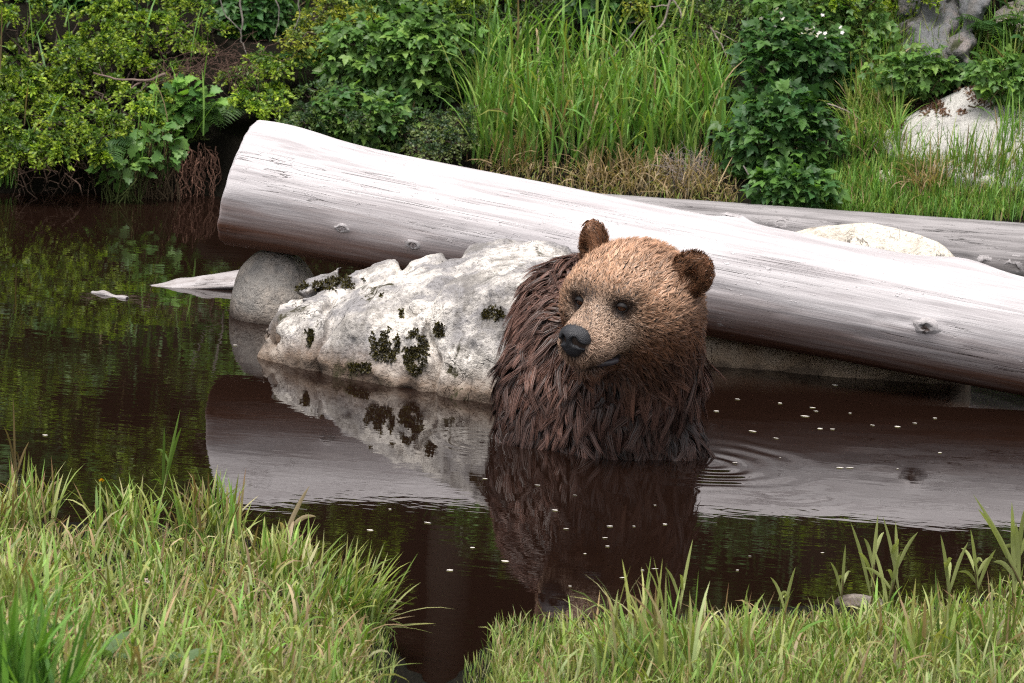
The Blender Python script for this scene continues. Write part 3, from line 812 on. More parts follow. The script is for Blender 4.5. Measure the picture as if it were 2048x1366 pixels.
for s, e in ((1, EYES[0]), (-1, EYES[1])):
    # slide the eye onto the skin
    p = A3(e)[None].copy()
    for _ in range(6):
        g = grad(bear_sdf, p, 0.004); p = p - nrm(g) * bear_sdf(p)[:, None]
    nrml = nrm(grad(bear_sdf, p, 0.012))[0]
    look = nrm(0.75 * nrml + 0.5 * HA[0] + 0.0 * HA[1])
    c = Vector((p[0] - nrml * 0.004).tolist()); R_ = 0.0150
    eo = sdf_part('eye', lambda P, c=c: np.linalg.norm(P - A3(c), axis=1) - R_, c, 0.02, 0.0018, IRIS)
    lk = Vector(look.tolist())
    pc = c + lk * (R_ - 0.0012)
    th = np.linspace(0, 2 * math.pi, 20, endpoint=False); t1 = lk.orthogonal().normalized(); t2 = lk.cross(t1)
    ring = [A3(pc + lk * 0.0018)] + [A3(pc + t1 * 0.0052 * math.cos(t) + t2 * 0.0052 * math.sin(t)) for t in th]
    po = link('pupil', raw_mesh('pupil', np.array(ring), np.array([[0, k + 1, (k + 1) % 20 + 1] for k in range(20)])), PUP, eo)
    # lids: shell round the ball with an almond slit
    lf = [hf * 0 + hr for _ in (0,)][0]
    ydir = (hu - lk * hu.dot(lk)).normalized(); xdir = lk.cross(ydir)
    def lid(P, c=c, ydir=ydir, xdir=xdir, lk=lk):
        q = P - A3(c); x = q @ A3(xdir); y = q @ A3(ydir); z = q @ A3(lk)
        d = np.linalg.norm(q, axis=1) - 0.0188
        slit = np.sqrt((x / 0.0140) ** 2 + ((y + 0.002) / 0.0078) ** 2) - 1
        slit = np.where(z > 0, slit * 0.008, 0.01)
        return np.maximum(d, -slit)
    sdf_part('eyelid', lid, c, 0.024, 0.0018, LID)

# ------------------------------------------------------------------ vegetation tools
def tubes(polys, sides=5):
    """polys: list of (points (k,3), radii (k,)) -> V, F"""
    Vs, Fs, off = [], [], 0
    th = np.linspace(0, 2 * math.pi, sides, endpoint=False)
    for pts, rad in polys:
        pts = np.asarray(pts, float); k = len(pts); rad = np.broadcast_to(rad, (k,))
        tg = nrm(np.gradient(pts, axis=0)); ref = np.array([0.31, 0.2, 0.93]) if abs(tg[0, 2]) < 0.9 else np.array([1.0, 0.1, 0])
        a = nrm(np.cross(tg, ref)); b = np.cross(tg, a)
        ring = pts[:, None] + rad[:, None, None] * (np.cos(th)[None, :, None] * a[:, None] + np.sin(th)[None, :, None] * b[:, None])
        Vs.append(ring.reshape(-1, 3))
        I = np.arange(k - 1)[:, None] * sides + np.arange(sides)[None]; J = np.arange(k - 1)[:, None] * sides + (np.arange(sides)[None] + 1) % sides
        Fs.append(np.stack([I, J, J + sides, I + sides], -1).reshape(-1, 4) + off); off += k * sides
    return np.concatenate(Vs), np.concatenate(Fs)
def wiggle(a, b, k, amp, r=None, sag=0.0):
    r = r or rng; a, b = np.array(a, float), np.array(b, float); t = np.linspace(0, 1, k)[:, None]
    n = np.cumsum(r.normal(size=(k, 3)), 0); n -= n[0] + (n[-1] - n[0]) * t
    p = a + (b - a) * t + n * amp / math.sqrt(k); p[:, 2] -= sag * np.sin(t[:, 0] * math.pi)
    return p
def blades(root, length, width, head, lean, bend, col_root, col_tip, seg=4, fold=False):
    """tapered grass blades; head = azimuth, lean / bend in radians"""
    n = len(root); t = np.linspace(0, 1, seg + 1)
    P = np.empty((n, seg + 1, 3)); P[:, 0] = root
    dx, dy = np.cos(head), np.sin(head); step = length / seg
    for k in range(seg):
        ang = lean + bend * ((k + 0.5) / seg) ** 1.6
        P[:, k + 1] = P[:, k] + np.stack([dx * np.sin(ang), dy * np.sin(ang), np.cos(ang)], -1) * step[:, None]
    tw = rng.normal(size=n) * 0.7
    sd = np.stack([-dy * np.cos(tw) , dx * np.cos(tw), np.sin(tw) * 0.5], -1); sd = nrm(sd)
    prof = np.clip(np.sin((0.25 + 0.75 * t) * math.pi) ** 0.6, 0.05, 1); prof[0] = 0.6
    V = np.empty((n, 2 * seg + 1, 3)); C = np.empty_like(V)
    for k in range(seg):
        V[:, 2 * k] = P[:, k] - sd * (width * prof[k] * 0.5)[:, None]; V[:, 2 * k + 1] = P[:, k] + sd * (width * prof[k] * 0.5)[:, None]
        c = col_root + (col_tip - col_root) * t[k]; C[:, 2 * k] = c; C[:, 2 * k + 1] = c
    V[:, -1] = P[:, -1]; C[:, -1] = col_tip
    o = (np.arange(n) * (2 * seg + 1))[:, None]
    F = [np.concatenate([o + np.array([[2 * k, 2 * k + 1, 2 * k + 3, 2 * k + 2]]) for k in range(seg - 1)]), o + np.array([[2 * seg - 2, 2 * seg - 1, 2 * seg]])]
    return V.reshape(-1, 3), F, C.reshape(-1, 3)
def pick_cols(n, pal, jit=0.18):
    pal = np.array(pal, float); k = rng.integers(0, len(pal), n); m = rng.random((n, 1)); k2 = rng.integers(0, len(pal), n)
    return (pal[k] * m + pal[k2] * (1 - m)) * (1 + jit * rng.normal(size=(n, 1))).clip(0.5, 1.6)
G_FRESH = [(0.138, 0.2818, 0.0462), (0.1949, 0.3416, 0.066), (0.0974, 0.222, 0.0363), (0.1624, 0.3245, 0.0825)]
G_YEL = [(0.2465, 0.2835, 0.07), (0.1885, 0.27, 0.056), (0.29, 0.297, 0.098), (0.145, 0.2295, 0.042)]
G_DRY = [(0.33, 0.24, 0.13), (0.27, 0.19, 0.11), (0.38, 0.30, 0.18)]
G_RED = [(0.22, 0.11, 0.06), (0.25, 0.15, 0.08)]

# leaf templates: outline points in the x (length) / y (width) plane, slightly folded
def leaf_tpl(outline, fold=0.18, droop=0.15):
    o = np.array(outline, float); c = [[t, 0.0] for t in (0.0, 0.35, 0.7, 1.0)]
    pts = np.concatenate([[[0.45, 0.0]], o]); z = np.abs(pts[:, 1]) * fold - droop * pts[:, 0] ** 2
    V = np.column_stack([pts, z]); n = len(o)
    F = np.array([[0, k + 1, (k + 1) % n + 1] for k in range(n)])
    return V, F
SMALL = (np.array([[0, 0, 0], [0.5, -0.27, 0.05], [1, 0, -0.08], [0.5, 0.27, 0.05]], float), np.array([[0, 1, 2], [0, 2, 3]]))
tooth = []
for k, t in enumerate(np.linspace(0.0, 1.0, 9)):
    wv = 0.34 * math.sin(math.pi * (0.08 + 0.92 * t) ** 0.75) * (1.0 if k % 2 == 0 else 0.78); tooth.append((t, -max(wv, 0)))
OUTL = [(0, 0)] + tooth[1:-1] + [(1.04, 0)] + [(a, -b) for a, b in reversed(tooth[1:-1])]
TOOTH = leaf_tpl(OUTL)
lobed = [(0, 0), (-0.08, -0.22), (0.05, -0.30), (0.02, -0.48), (0.28, -0.40), (0.45, -0.52), (0.55, -0.30), (0.80, -0.28), (0.82, -0.12), (1.05, 0)]
LOBED = leaf_tpl(lobed + [(a, -b) for a, b in reversed(lobed[1:-1])], 0.12, 0.2)
def tri_leaf():
    """three toothed leaflets on a short stalk"""
    Vs, Fs, off = [], [], 0
    for ang, sc, dx in ((0, 1.0, 0.28), (1.15, 0.78, 0.20), (-1.15, 0.78, 0.20)):
        V, F = TOOTH; c, s_ = math.cos(ang), math.sin(ang)
        W = V * sc; W = np.column_stack([W[:, 0] * c - W[:, 1] * s_ + dx, W[:, 0] * s_ + W[:, 1] * c, W[:, 2]])
        Vs.append(W); Fs.append(F + off); off += len(W)
    st = np.array([[-0.35, -0.012, 0.02], [0.30, -0.012, 0], [0.30, 0.012, 0], [-0.35, 0.012, 0.02]]); Vs.append(st); Fs.append(np.array([[0, 1, 2], [0, 2, 3]]) + off)
    return np.concatenate(Vs), np.concatenate(Fs)
TRI = tri_leaf()
def scatter(tpl, pos, axis, normal, size, col, jitter=0.12):
    """leaves: local x along axis, local z along normal"""
    V0, F0_ = tpl; n = len(pos); x = nrm(axis); z = nrm(normal - x * (normal * x).sum(1)[:, None]); y = np.cross(z, x)
    V = pos[:, None] + size[:, None, None] * (V0[None, :, 0, None] * x[:, None] + V0[None, :, 1, None] * y[:, None] + V0[None, :, 2, None] * z[:, None])
    F = (np.arange(n) * len(V0))[:, None, None] + F0_[None]
    C = np.repeat(col[:, None], len(V0), 1) * (1 + jitter * (V0[None, :, 0, None] - 0.5))
    return V.reshape(-1, 3), F.reshape(-1, F0_.shape[1]), C.reshape(-1, 3)
def merge(parts):
    Vs, Fs, Cs, off = [], [], [], 0
    for V, F, C in parts:
        Vs.append(V); Cs.append(C); Fs.append(F + off); off += len(V)
    return np.concatenate(Vs), np.concatenate(Fs), np.concatenate(Cs)
def loc_part(name, V, F, C, mat, parent, kind=None):
    """part mesh given in world coordinates under a thing's Empty"""
    o = link(name, raw_mesh(name, V - np.array(parent.location[:]), F, C), mat, parent)
    if kind: o['kind'] = kind
    return o
BARK = (0.10, 0.075, 0.055)
def stem_part(parent, polys, col=BARK, name='stem', sides=5, mat=None):
    V, F = tubes(polys, sides); C = np.tile(np.array(col)[None], (len(V), 1)) * (1 + 0.25 * vnoise(V * 60, 4))[:, None]
    return loc_part(name, V, F, C, mat or TWIG, parent)
def copy_thing(o, loc, rz=0.0, sc=1.0, label=None):
    c = o.copy(); COL.objects.link(c); c.location = loc; c.rotation_euler = (0, 0, rz); c.scale = (sc, sc, sc)
    if label: c['label'] = label
    for ch in o.children:
        d = ch.copy(); COL.objects.link(d); d.parent = c
    return c

# ---- shrubs with tiers of small bright leaves
def tiered_shrub(label, uv, ru, rv, nclump, pal, leaf=0.0165, push=(0.03, 0.42), flat=0.30, per=270, group=None, base=None, csize=0.062, name='evergreen_shrub'):
    r = np.random.default_rng(int(uv[0] * 7 + uv[1] * 3 + 5000)); u0, v0 = uv
    b = base or G(u0, v0 + rv * 0.8); root = empty(name, b, label, 'shrub', group)
    cs = []
    nclump = int(nclump * 0.45)
    for k in range(nclump):
        a, q = r.random() * 2 * math.pi, math.sqrt(r.random()); uu, vv = u0 + ru * q * math.cos(a), v0 + rv * q * math.sin(a)
        vv = v0 + rv * (round(q * math.sin(a) * 3.2 + 0.25 * r.normal()) / 3.2); g = G(uu, vv); cs.append(np.array((g - ray(uu, vv) * r.uniform(*push))[:]))
    cs = np.array(cs); parts = []; twigs = []
    for c in cs:
        m = int(per * r.uniform(0.6, 1.2)); sz = csize * r.uniform(0.7, 1.35)
        nt = 9; tw_dir = nrm(np.stack([r.normal(size=nt), r.normal(size=nt) - 0.7, 0.35 * r.normal(size=nt)], -1)); ln = sz * r.uniform(0.6, 1.5, nt)
        k = r.integers(0, nt, m); t = r.random(m) ** 0.7
        p = c + tw_dir[k] * (ln[k] * t)[:, None] + r.normal(size=(m, 3)) * np.array([0.08, 0.08, 0.05]) * sz
        p[:, 2] += flat * sz * (1 - t * t) - 0.25 * sz * t * t
        ax = nrm(tw_dir[k] + r.normal(size=(m, 3)) * 0.55); nn = nrm(np.array([[0, -0.35, 1.0]]) + r.normal(size=(m, 3)) * 0.5)
        tint = (0.75 + 0.5 * r.random())
        cc = np.array(pal)[r.integers(0, len(pal), m)] * (tint * (0.75 + 0.5 * r.random((m, 1))))
        fresh = (t > 0.6)[:, None]; cc = np.where(fresh, cc * np.array([[1.3, 1.2, 0.95]]), cc * np.array([[0.42, 0.52, 0.55]]))  # lime twig tips; inner leaves darkened, so shade inside the clump is painted in
        parts.append(scatter(SMALL, p, ax, nn, leaf * r.uniform(0.7, 1.25, m), cc))
        bb = np.array(b[:]) + np.array([(c[0] - b[0]) * 0.3, 0.05, (c[2] - b[2]) * 0.25])
        twigs.append((wiggle(bb, c, 7, 0.05, r), np.linspace(0.006, 0.0018, 7)))
        for d_, l_ in zip(tw_dir, ln): twigs.append((np.array([c, c + d_ * l_ * 0.5, c + d_ * l_]), np.array([0.0014, 0.001, 0.0006])))
    V, F, C = merge(parts)
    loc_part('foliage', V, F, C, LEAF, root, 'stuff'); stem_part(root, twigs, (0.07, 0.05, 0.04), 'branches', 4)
    return root
# ---- broadleaf shrubs: the leaves that show most are parts of their own
def leafy_shrub(label, uv, rad, nleaf, nsingle, pal, tpl=TRI, leaf=0.045, base=None, group=None, push=0.26, flowers=0, name='leafy_shrub', cat='shrub', up=0.55, stems=9):
    r = np.random.default_rng(int(uv[0] * 11 + uv[1] * 5 + 99)); c = G(*uv); c = np.array((c - ray(*uv) * push)[:]); rad = np.array(rad)
    zb = T1(c[0], c[1] + 0.05); b = Vector((c[0], c[1] + 0.05, zb)) if base is None else base
    root = empty(name, b, label, cat, group)
    d = nrm(r.normal(size=(nleaf, 3))); d[:, 1] = np.where(r.random(nleaf) < 0.75, -np.abs(d[:, 1]), d[:, 1])
    q = r.random(nleaf) ** 0.30; lump = 1 + 0.28 * fbm(d * 2.2 + uv[0], 2, 17)
    p = c + d * rad * (q * lump)[:, None]
    tz = terrain(p[:, 0], p[:, 1]) + 0.015; p[:, 2] = np.maximum(p[:, 2], tz)
    ax = nrm(d * np.array([1, 1, 0.5]) + r.normal(size=(nleaf, 3)) * 0.5 + np.array([[0, -0.15, -0.25]]))
    nn = nrm(np.array([[0, -0.45, up + 0.3]]) + d * 0.5 + r.normal(size=(nleaf, 3)) * 0.35)
    cc = np.array(pal)[r.integers(0, len(pal), nleaf)] * (0.70 + 0.6 * r.random((nleaf, 1))); sz = leaf * r.uniform(0.6, 1.3, nleaf)
    order = np.argsort(p[:, 1] - 0.4 * p[:, 2] - sz * 4); single = order[:nsingle]; rest = order[nsingle:]
    if len(rest):
        loc_part('foliage', *scatter(tpl, p[rest], ax[rest], nn[rest], sz[rest], cc[rest]), LEAF, root, 'stuff')
    if nsingle:
        mes = []
        for k in range(5):
            col = np.array(pal[k % len(pal)]) * (0.8 + 0.13 * k)
            V0, F0_ = tpl; V1 = V0.copy(); V1[:, 2] += 0.05 * fbm(V0 * 3 + k, 2, k)
            me = raw_mesh('leaf', V1, F0_, np.tile(col, (len(V0), 1)) * (1 + 0.12 * (V0[:, :1] - 0.5))); me.materials.append(LEAF); mes.append(me)
        bl_ = np.array(b[:])
        for j in single:
            o = bpy.data.objects.new('leaf', mes[int(r.integers(0, 5))]); COL.objects.link(o); o.parent = root
            x = ax[j]; z = nrm(nn[j] - x * (nn[j] @ x)); y = np.cross(z, x); s_ = sz[j]; t = p[j] - bl_
            o.matrix_local = Matrix(((x[0] * s_, y[0] * s_, z[0] * s_, t[0]), (x[1] * s_, y[1] * s_, z[1] * s_, t[1]), (x[2] * s_, y[2] * s_, z[2] * s_, t[2]), (0, 0, 0, 1)))
    polys = []
    for j in r.choice(nleaf, min(stems * 6, nleaf), replace=False):
        polys.append((wiggle(np.array(b[:]) + r.normal(size=3) * np.array([0.05, 0.03, 0.0]) * rad / 0.15, p[j], 7, 0.04, r), np.linspace(0.0035, 0.001, 7)))
    stem_part(root, polys, (0.12, 0.085, 0.05) if r.random() < 0.6 else (0.08, 0.10, 0.03), 'stems', 4)
    if flowers:
        fl = order[: nleaf // 3]; top = fl[np.argsort(-p[fl, 2])][: flowers * 2]; top = r.choice(top, flowers, replace=False)
        for j in top: flower(root, p[j] + np.array([0, -0.02, 0.02]), 0.009, (0.75, 0.70, 0.68))
    return root
PET = {}
def flower(parent, p, s, col, name='flower'):
    key = (round(col[0], 2), round(col[1], 2), round(col[2], 2))
    if key not in PET:
        Vs, Fs, off = [], [], 0
        for k in range(5):
            a = k * 2 * math.pi / 5; V0, F0_ = SMALL; W = V0 * np.array([1, 1.5, 1]); W = np.column_stack([W[:, 0] * math.cos(a) - W[:, 1] * math.sin(a), W[:, 0] * math.sin(a) + W[:, 1] * math.cos(a), W[:, 2] + 0.25 * W[:, 0]])
            Vs.append(W); Fs.append(F0_ + off); off += 4
        me = raw_mesh('flower', np.concatenate(Vs), np.concatenate(Fs), np.tile(np.array(col), (off, 1))); me.materials.append(PETAL); PET[key] = me
    o = bpy.data.objects.new(name, PET[key]); COL.objects.link(o); o.scale = (s, s, s); o.rotation_euler = (random.uniform(0.3, 1.2), random.uniform(-0.4, 0.4), random.uniform(0, 6))
    if parent is not None: o.parent = parent; o.location = Vector(p.tolist()) - parent.location
    else: o.location = Vector(p.tolist())
    return o

LIME = [(0.2184, 0.3304, 0.0372), (0.168, 0.2726, 0.0315), (0.2688, 0.3634, 0.0501), (0.1176, 0.1982, 0.0286)]
YELG = [(0.27, 0.299, 0.0455), (0.216, 0.26, 0.039), (0.1755, 0.234, 0.039)]
MIDG = [(0.091, 0.1823, 0.0392), (0.119, 0.2228, 0.049), (0.07, 0.1485, 0.0336), (0.154, 0.2565, 0.049)]
DARKG = [(0.0403, 0.1035, 0.0253), (0.0575, 0.1323, 0.0299), (0.0747, 0.161, 0.0345), (0.046, 0.115, 0.0345)]
GREYG = [(0.1105, 0.1562, 0.0585), (0.13, 0.175, 0.078), (0.091, 0.1375, 0.052)]

GS = 'small-leaved shrubs on the far bank'
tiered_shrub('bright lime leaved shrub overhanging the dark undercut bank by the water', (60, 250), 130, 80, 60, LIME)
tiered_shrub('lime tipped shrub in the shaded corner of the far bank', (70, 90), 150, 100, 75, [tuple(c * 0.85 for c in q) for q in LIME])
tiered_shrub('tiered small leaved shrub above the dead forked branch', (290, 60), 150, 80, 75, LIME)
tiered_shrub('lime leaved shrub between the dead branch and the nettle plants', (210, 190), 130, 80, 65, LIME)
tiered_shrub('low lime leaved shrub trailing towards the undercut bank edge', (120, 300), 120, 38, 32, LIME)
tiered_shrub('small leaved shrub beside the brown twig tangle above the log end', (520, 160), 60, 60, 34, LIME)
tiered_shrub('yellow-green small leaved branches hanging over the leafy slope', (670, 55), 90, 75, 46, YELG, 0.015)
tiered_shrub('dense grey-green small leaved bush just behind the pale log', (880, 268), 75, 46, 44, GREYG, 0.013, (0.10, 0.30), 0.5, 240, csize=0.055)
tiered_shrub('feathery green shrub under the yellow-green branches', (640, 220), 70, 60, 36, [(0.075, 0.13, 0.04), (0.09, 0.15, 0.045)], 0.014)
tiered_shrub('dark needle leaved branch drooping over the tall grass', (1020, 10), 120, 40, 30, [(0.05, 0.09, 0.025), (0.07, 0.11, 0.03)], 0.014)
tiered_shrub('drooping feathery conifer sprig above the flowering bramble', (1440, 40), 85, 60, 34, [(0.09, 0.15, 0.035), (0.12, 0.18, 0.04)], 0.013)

leafy_shrub('bright toothed nettle plant growing over the hanging roots', (365, 205), (0.13, 0.08, 0.10), 120, 80, [(0.11, 0.24, 0.045), (0.15, 0.28, 0.05), (0.06, 0.14, 0.035)], LOBED, 0.042, name='nettle_plant', cat='plant')
leafy_shrub('young lobed nettle plant low beside the log end', (320, 290), (0.10, 0.07, 0.08), 70, 50, [(0.09, 0.19, 0.045), (0.12, 0.23, 0.045)], LOBED, 0.038, name='nettle_plant', cat='plant')
leafy_shrub('small broad leaved plant drooping over the waterline', (245, 335), (0.09, 0.06, 0.06), 40, 30, MIDG, LOBED, 0.042, name='nettle_plant', cat='plant')
leafy_shrub('leafy green bramble below the yellow-green branches', (740, 110), (0.20, 0.12, 0.16), 609, 195, MIDG, TRI, 0.0320, name='bramble')
leafy_shrub('mid green bramble left of the tall grass', (855, 105), (0.18, 0.12, 0.17), 580, 195, MIDG, TRI, 0.0336, name='bramble')
leafy_shrub('low bramble directly behind the pale log, beside the grey-green bush', (725, 235), (0.20, 0.10, 0.11), 551, 169, MIDG + DARKG[:1], TRI, 0.0304, name='bramble')
leafy_shrub('bramble climbing out of the top of the leafy slope', (800, 5), (0.22, 0.12, 0.10), 435, 117, MIDG, TRI, 0.0336, name='bramble')
leafy_shrub('dark green bramble with white blossoms beside the tall grass', (1590, 130), (0.21, 0.14, 0.18), 696, 221, DARKG, TRI, 0.0368, flowers=34, name='bramble')
leafy_shrub('dense dark green bramble cascading down to the grey log', (1560, 270), (0.20, 0.14, 0.18), 754, 260, DARKG + MIDG[:1], TRI, 0.0368, name='bramble')
leafy_shrub('low dark green bramble touching the grey log', (1590, 372), (0.15, 0.10, 0.075), 348, 130, DARKG + MIDG[:1], TRI, 0.0336, name='bramble')
leafy_shrub('green bramble at the top edge above the blossoms', (1620, 10), (0.25, 0.14, 0.10), 464, 117, MIDG, TRI, 0.0352, name='bramble')
leafy_shrub('broad leaved shrub in the shade above the tall grass', (1240, -5), (0.22, 0.12, 0.12), 377, 104, DARKG, TRI, 0.0440, name='bramble')
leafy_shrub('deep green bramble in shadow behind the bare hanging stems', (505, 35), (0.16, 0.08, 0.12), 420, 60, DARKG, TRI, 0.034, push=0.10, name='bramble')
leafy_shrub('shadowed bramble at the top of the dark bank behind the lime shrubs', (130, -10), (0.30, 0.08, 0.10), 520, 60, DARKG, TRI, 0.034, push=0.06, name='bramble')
leafy_shrub('leafy weeds beneath the rock outcrop', (1830, 140), (0.16, 0.10, 0.09), 290, 91, MIDG, TRI, 0.0288, name='weed_patch')
leafy_shrub('leafy weeds above the white rock slope', (2010, 150), (0.14, 0.10, 0.08), 246, 78, MIDG, TRI, 0.0288, name='weed_patch')

# ---- ferns
def frond_mesh(k, col):
    r = np.random.default_rng(k); n = 17; parts = []; t = np.linspace(0.10, 0.98, n)
    bow = lambda s: np.stack([s * 0.92, 0 * s, 0.42 * s - 0.58 * s * s], -1)
    pts = bow(t); tv, tf = tubes([(bow(np.linspace(0, 1, 9)), np.linspace(0.009, 0.003, 9))], 4); parts.append((tv, np.concatenate([tf[:, :3], tf[:, [0, 2, 3]]]), np.tile(np.array(col) * 0.8, (len(tv), 1))))
    pin = [(0, 0), (0.14, -0.10), (0.22, -0.07), (0.34, -0.11), (0.42, -0.07), (0.56, -0.09), (0.64, -0.05), (0.8, -0.05), (1, 0)]
    tpl = leaf_tpl(pin + [(a, -b) for a, b in reversed(pin[1:-1])], 0.1, 0.25)
    for sgn in (-1, 1):
        ln = 0.30 * np.sin(np.pi * (0.12 + 0.88 * t) ** 0.8) ** 0.9 + 0.02
        ax = nrm(np.stack([0.35 + 0 * t, sgn + 0 * t, -0.12 + 0 * t], -1) + r.normal(size=(n, 3)) * 0.05)
        parts.append(scatter(tpl, pts, ax, np.tile(np.array([[0.2, 0, 1.0]]), (n, 1)), ln, np.tile(np.array(col), (n, 1)) * (0.85 + 0.3 * r.random((n, 1)))))
    me = raw_mesh('frond', *merge(parts)); me.materials.append(LEAF); return me
FR = [frond_mesh(k, c) for k, c in enumerate([(0.06, 0.135, 0.03), (0.075, 0.15, 0.035), (0.05, 0.115, 0.035)])]
def fern(label, uv, n, size, push=0.1, az=(-math.pi, 0), tilt=(0.1, 0.6)):
    b = G(*uv); b = b - ray(*uv) * push; root = empty('fern', b, label, 'fern')
    for k in range(n):
        o = bpy.data.objects.new('frond', FR[random.randrange(3)]); COL.objects.link(o); o.parent = root
        s_ = size * random.uniform(0.7, 1.15); a = az[0] + (az[1] - az[0]) * (k + random.random() * 0.8) / n
        o.scale = (s_, s_, s_); o.rotation_euler = (random.uniform(-0.3, 0.3), -random.uniform(*tilt), a)
    return root
fern('lacy green fern arching behind the cut end of the log', (405, 225), 7, 0.20, 0.2, (-2.6, -0.2), (-0.3, 0.5))
fern('small fern under the brown twig tangle', (475, 195), 6, 0.19, 0.15, (-2.8, -0.3), (-0.4, 0.4))
fern('shaded fern low down at the bank edge beside the roots', (225, 280), 5, 0.16, 0.2, (-2.8, -0.2), (-0.4, 0.3))
fern('pale green fern just above the white rock slope', (1880, 150), 7, 0.22, 0.1, (-3.0, 0.2), (0.0, 0.6))
fern('fern growing against the grey rock outcrop', (1975, 60), 7, 0.22, 0.1, (-3.0, 0.2), (0.0, 0.6))
fern('fern hanging from the dark upper bank', (215, 5), 5, 0.18, 0.1, (-2.4, -0.6), (-0.5, 0.1))
fern('green fern between the bramble and the yellow-green branches', (610, 120), 6, 0.18, 0.15, (-3.0, 0), (-0.2, 0.5))

# ---- grass on the far bank
def grass_patch(name, label, roots, length, width, pal, lean=0.25, bend=0.7, dry=0.04, head=None, seg=4, kind='stuff', cat='grass', group=None, red=0.0):
    n = len(roots); col = pick_cols(n, pal); dr = rng.random(n) < dry; col[dr] = pick_cols(int(dr.sum()), G_DRY); rd = rng.random(n) < red
    tip = col * np.array([[1.15, 1.08, 1.0]]); tip[rd] = pick_cols(int(rd.sum()), G_RED)
    hd = rng.uniform(0, 2 * math.pi, n) if head is None else head[0] + head[1] * rng.normal(size=n)
    V, F, C = blades(roots, length * rng.uniform(0.55, 1.15, n), width * rng.uniform(0.6, 1.3, n), hd, np.abs(rng.normal(size=n)) * lean, np.abs(rng.normal(size=n)) * bend, col * np.array([[0.85, 0.9, 0.9]]), tip, seg)
    o = link(name, raw_mesh(name, V, F, C), GRASS); tag(o, label, cat, group, kind)
    return recenter(o)
def uv_roots(n, poly, far=True, jit=0.0):
    """random land points whose pixels fall inside boxes (u0,u1,v0,v1)"""
    out = []
    per = [max(1, (b[1] - b[0]) * (b[3] - b[2])) for b in poly]; tot = sum(per)
    for b, a in zip(poly, per):
        m = max(3, int(n * a / tot)); gu = np.linspace(b[0], b[1], 9); gv = np.linspace(b[2], b[3], 7)
        grid = np.array([[G(u, v_, far)[:] for v_ in gv] for u in gu])
        fu = rng.random(m) * 8; fv = rng.random(m) * 6; i = fu.astype(int); j = fv.astype(int); a_, b_ = (fu - i)[:, None], (fv - j)[:, None]
        p = grid[i, j] * (1 - a_) * (1 - b_) + grid[i + 1, j] * a_ * (1 - b_) + grid[i, j + 1] * (1 - a_) * b_ + grid[i + 1, j + 1] * a_ * b_
        p[:, 2] = terrain(p[:, 0], p[:, 1]) - 0.005; out.append(p)
    p = np.concatenate(out)
    if not far:
        c = np.array(G(268, 1258, False)[:]); d = (p - c) * np.array([1.0, 0.45, 0]); p = p[np.linalg.norm(d, axis=1) > 0.045 + 0.02 * rng.random(len(p))]
    return p
grass_patch('tall_grass', 'tall bright green grass on the bank behind the pale log', uv_roots(900, [(940, 1450, 230, 345)]), 0.33, 0.0095, G_FRESH + G_YEL[:2], 0.20, 0.95, 0.04, None, 6)
grass_patch('tall_grass', 'tall arching green grass high on the bank between the brambles', uv_roots(420, [(930, 1440, 120, 260)]), 0.36, 0.0095, G_FRESH + G_YEL[:1], 0.25, 1.2, 0.03, None, 6)
grass_patch('bank_grass', 'short fresh grass growing along the back of the grey log', uv_roots(4200, [(1640, 2120, 335, 450)]), 0.085, 0.004, G_FRESH + G_YEL[:1], 0.3, 0.5, 0.06)
grass_patch('bank_grass', 'loose green grass between the bramble and the white rock', uv_roots(900, [(1690, 1800, 110, 330)]), 0.19, 0.0055, G_FRESH + G_YEL, 0.35, 0.9, 0.10, None, 5)
grass_patch('bank_grass', 'thin upright grass in front of the white rock slope', uv_roots(300, [(1780, 2100, 345, 390)]), 0.22, 0.0045, G_FRESH + G_YEL, 0.22, 0.5, 0.10, None, 5)
grass_patch('bank_grass', 'grass tufts on the slope right of the white rock', uv_roots(300, [(1995, 2140, 180, 330)]), 0.20, 0.006, G_FRESH, 0.3, 0.8, 0.05, None, 5)
grass_patch('bank_grass', 'grass below the rock outcrop', uv_roots(700, [(1700, 2100, 60, 160)]), 0.16, 0.005, G_FRESH + G_YEL, 0.35, 0.8, 0.08, None, 5)
grass_patch('shore_grass', 'thin grass standing at the foot of the undercut bank', uv_roots(70, [(225, 340, 330, 384)]), 0.30, 0.004, G_FRESH, 0.18, 0.4, 0.15, None, 6)
grass_patch('wild_grass', 'scattered long grass blades arching through the lime shrubs', uv_roots(46, [(0, 460, 40, 330)]) + np.array([[0, -0.28, 0.02]]), 0.24, 0.006, G_FRESH, 0.5, 1.0, 0.1, None, 6)
grass_patch('shore_grass', 'green grass tuft rooted in the far waterline below the lime shrub', uv_roots(80, [(-30, 35, 350, 384)]), 0.22, 0.005, G_FRESH + G_YEL, 0.22, 0.5, 0.1, None, 6)
grass_patch('bank_thatch', 'mixed dry and green thatch along the foot of the tall grass', uv_roots(1500, [(950, 1480, 335, 425)]), 0.06, 0.0035, G_DRY + G_YEL, 0.7, 1.0, 0.45)
grass_patch('undergrowth', 'low undergrowth covering the far bank soil', uv_roots(4200, [(560, 950, -60, 330), (950, 2200, -60, 330)]), 0.07, 0.007, DARKG + MIDG[:2], 0.5, 0.9, 0.05)
grass_patch('shore_grass', 'green grass between the two logs at the water edge', (lambda x: np.stack([x, np.interp(x, FX, FY) + rng.uniform(-0.06, 0.10, len(x)), 0 * x - 0.01], -1))(rng.uniform(1.25, 2.6, 900)), 0.13, 0.006, G_FRESH, 0.3, 0.7, 0.05, None, 5)
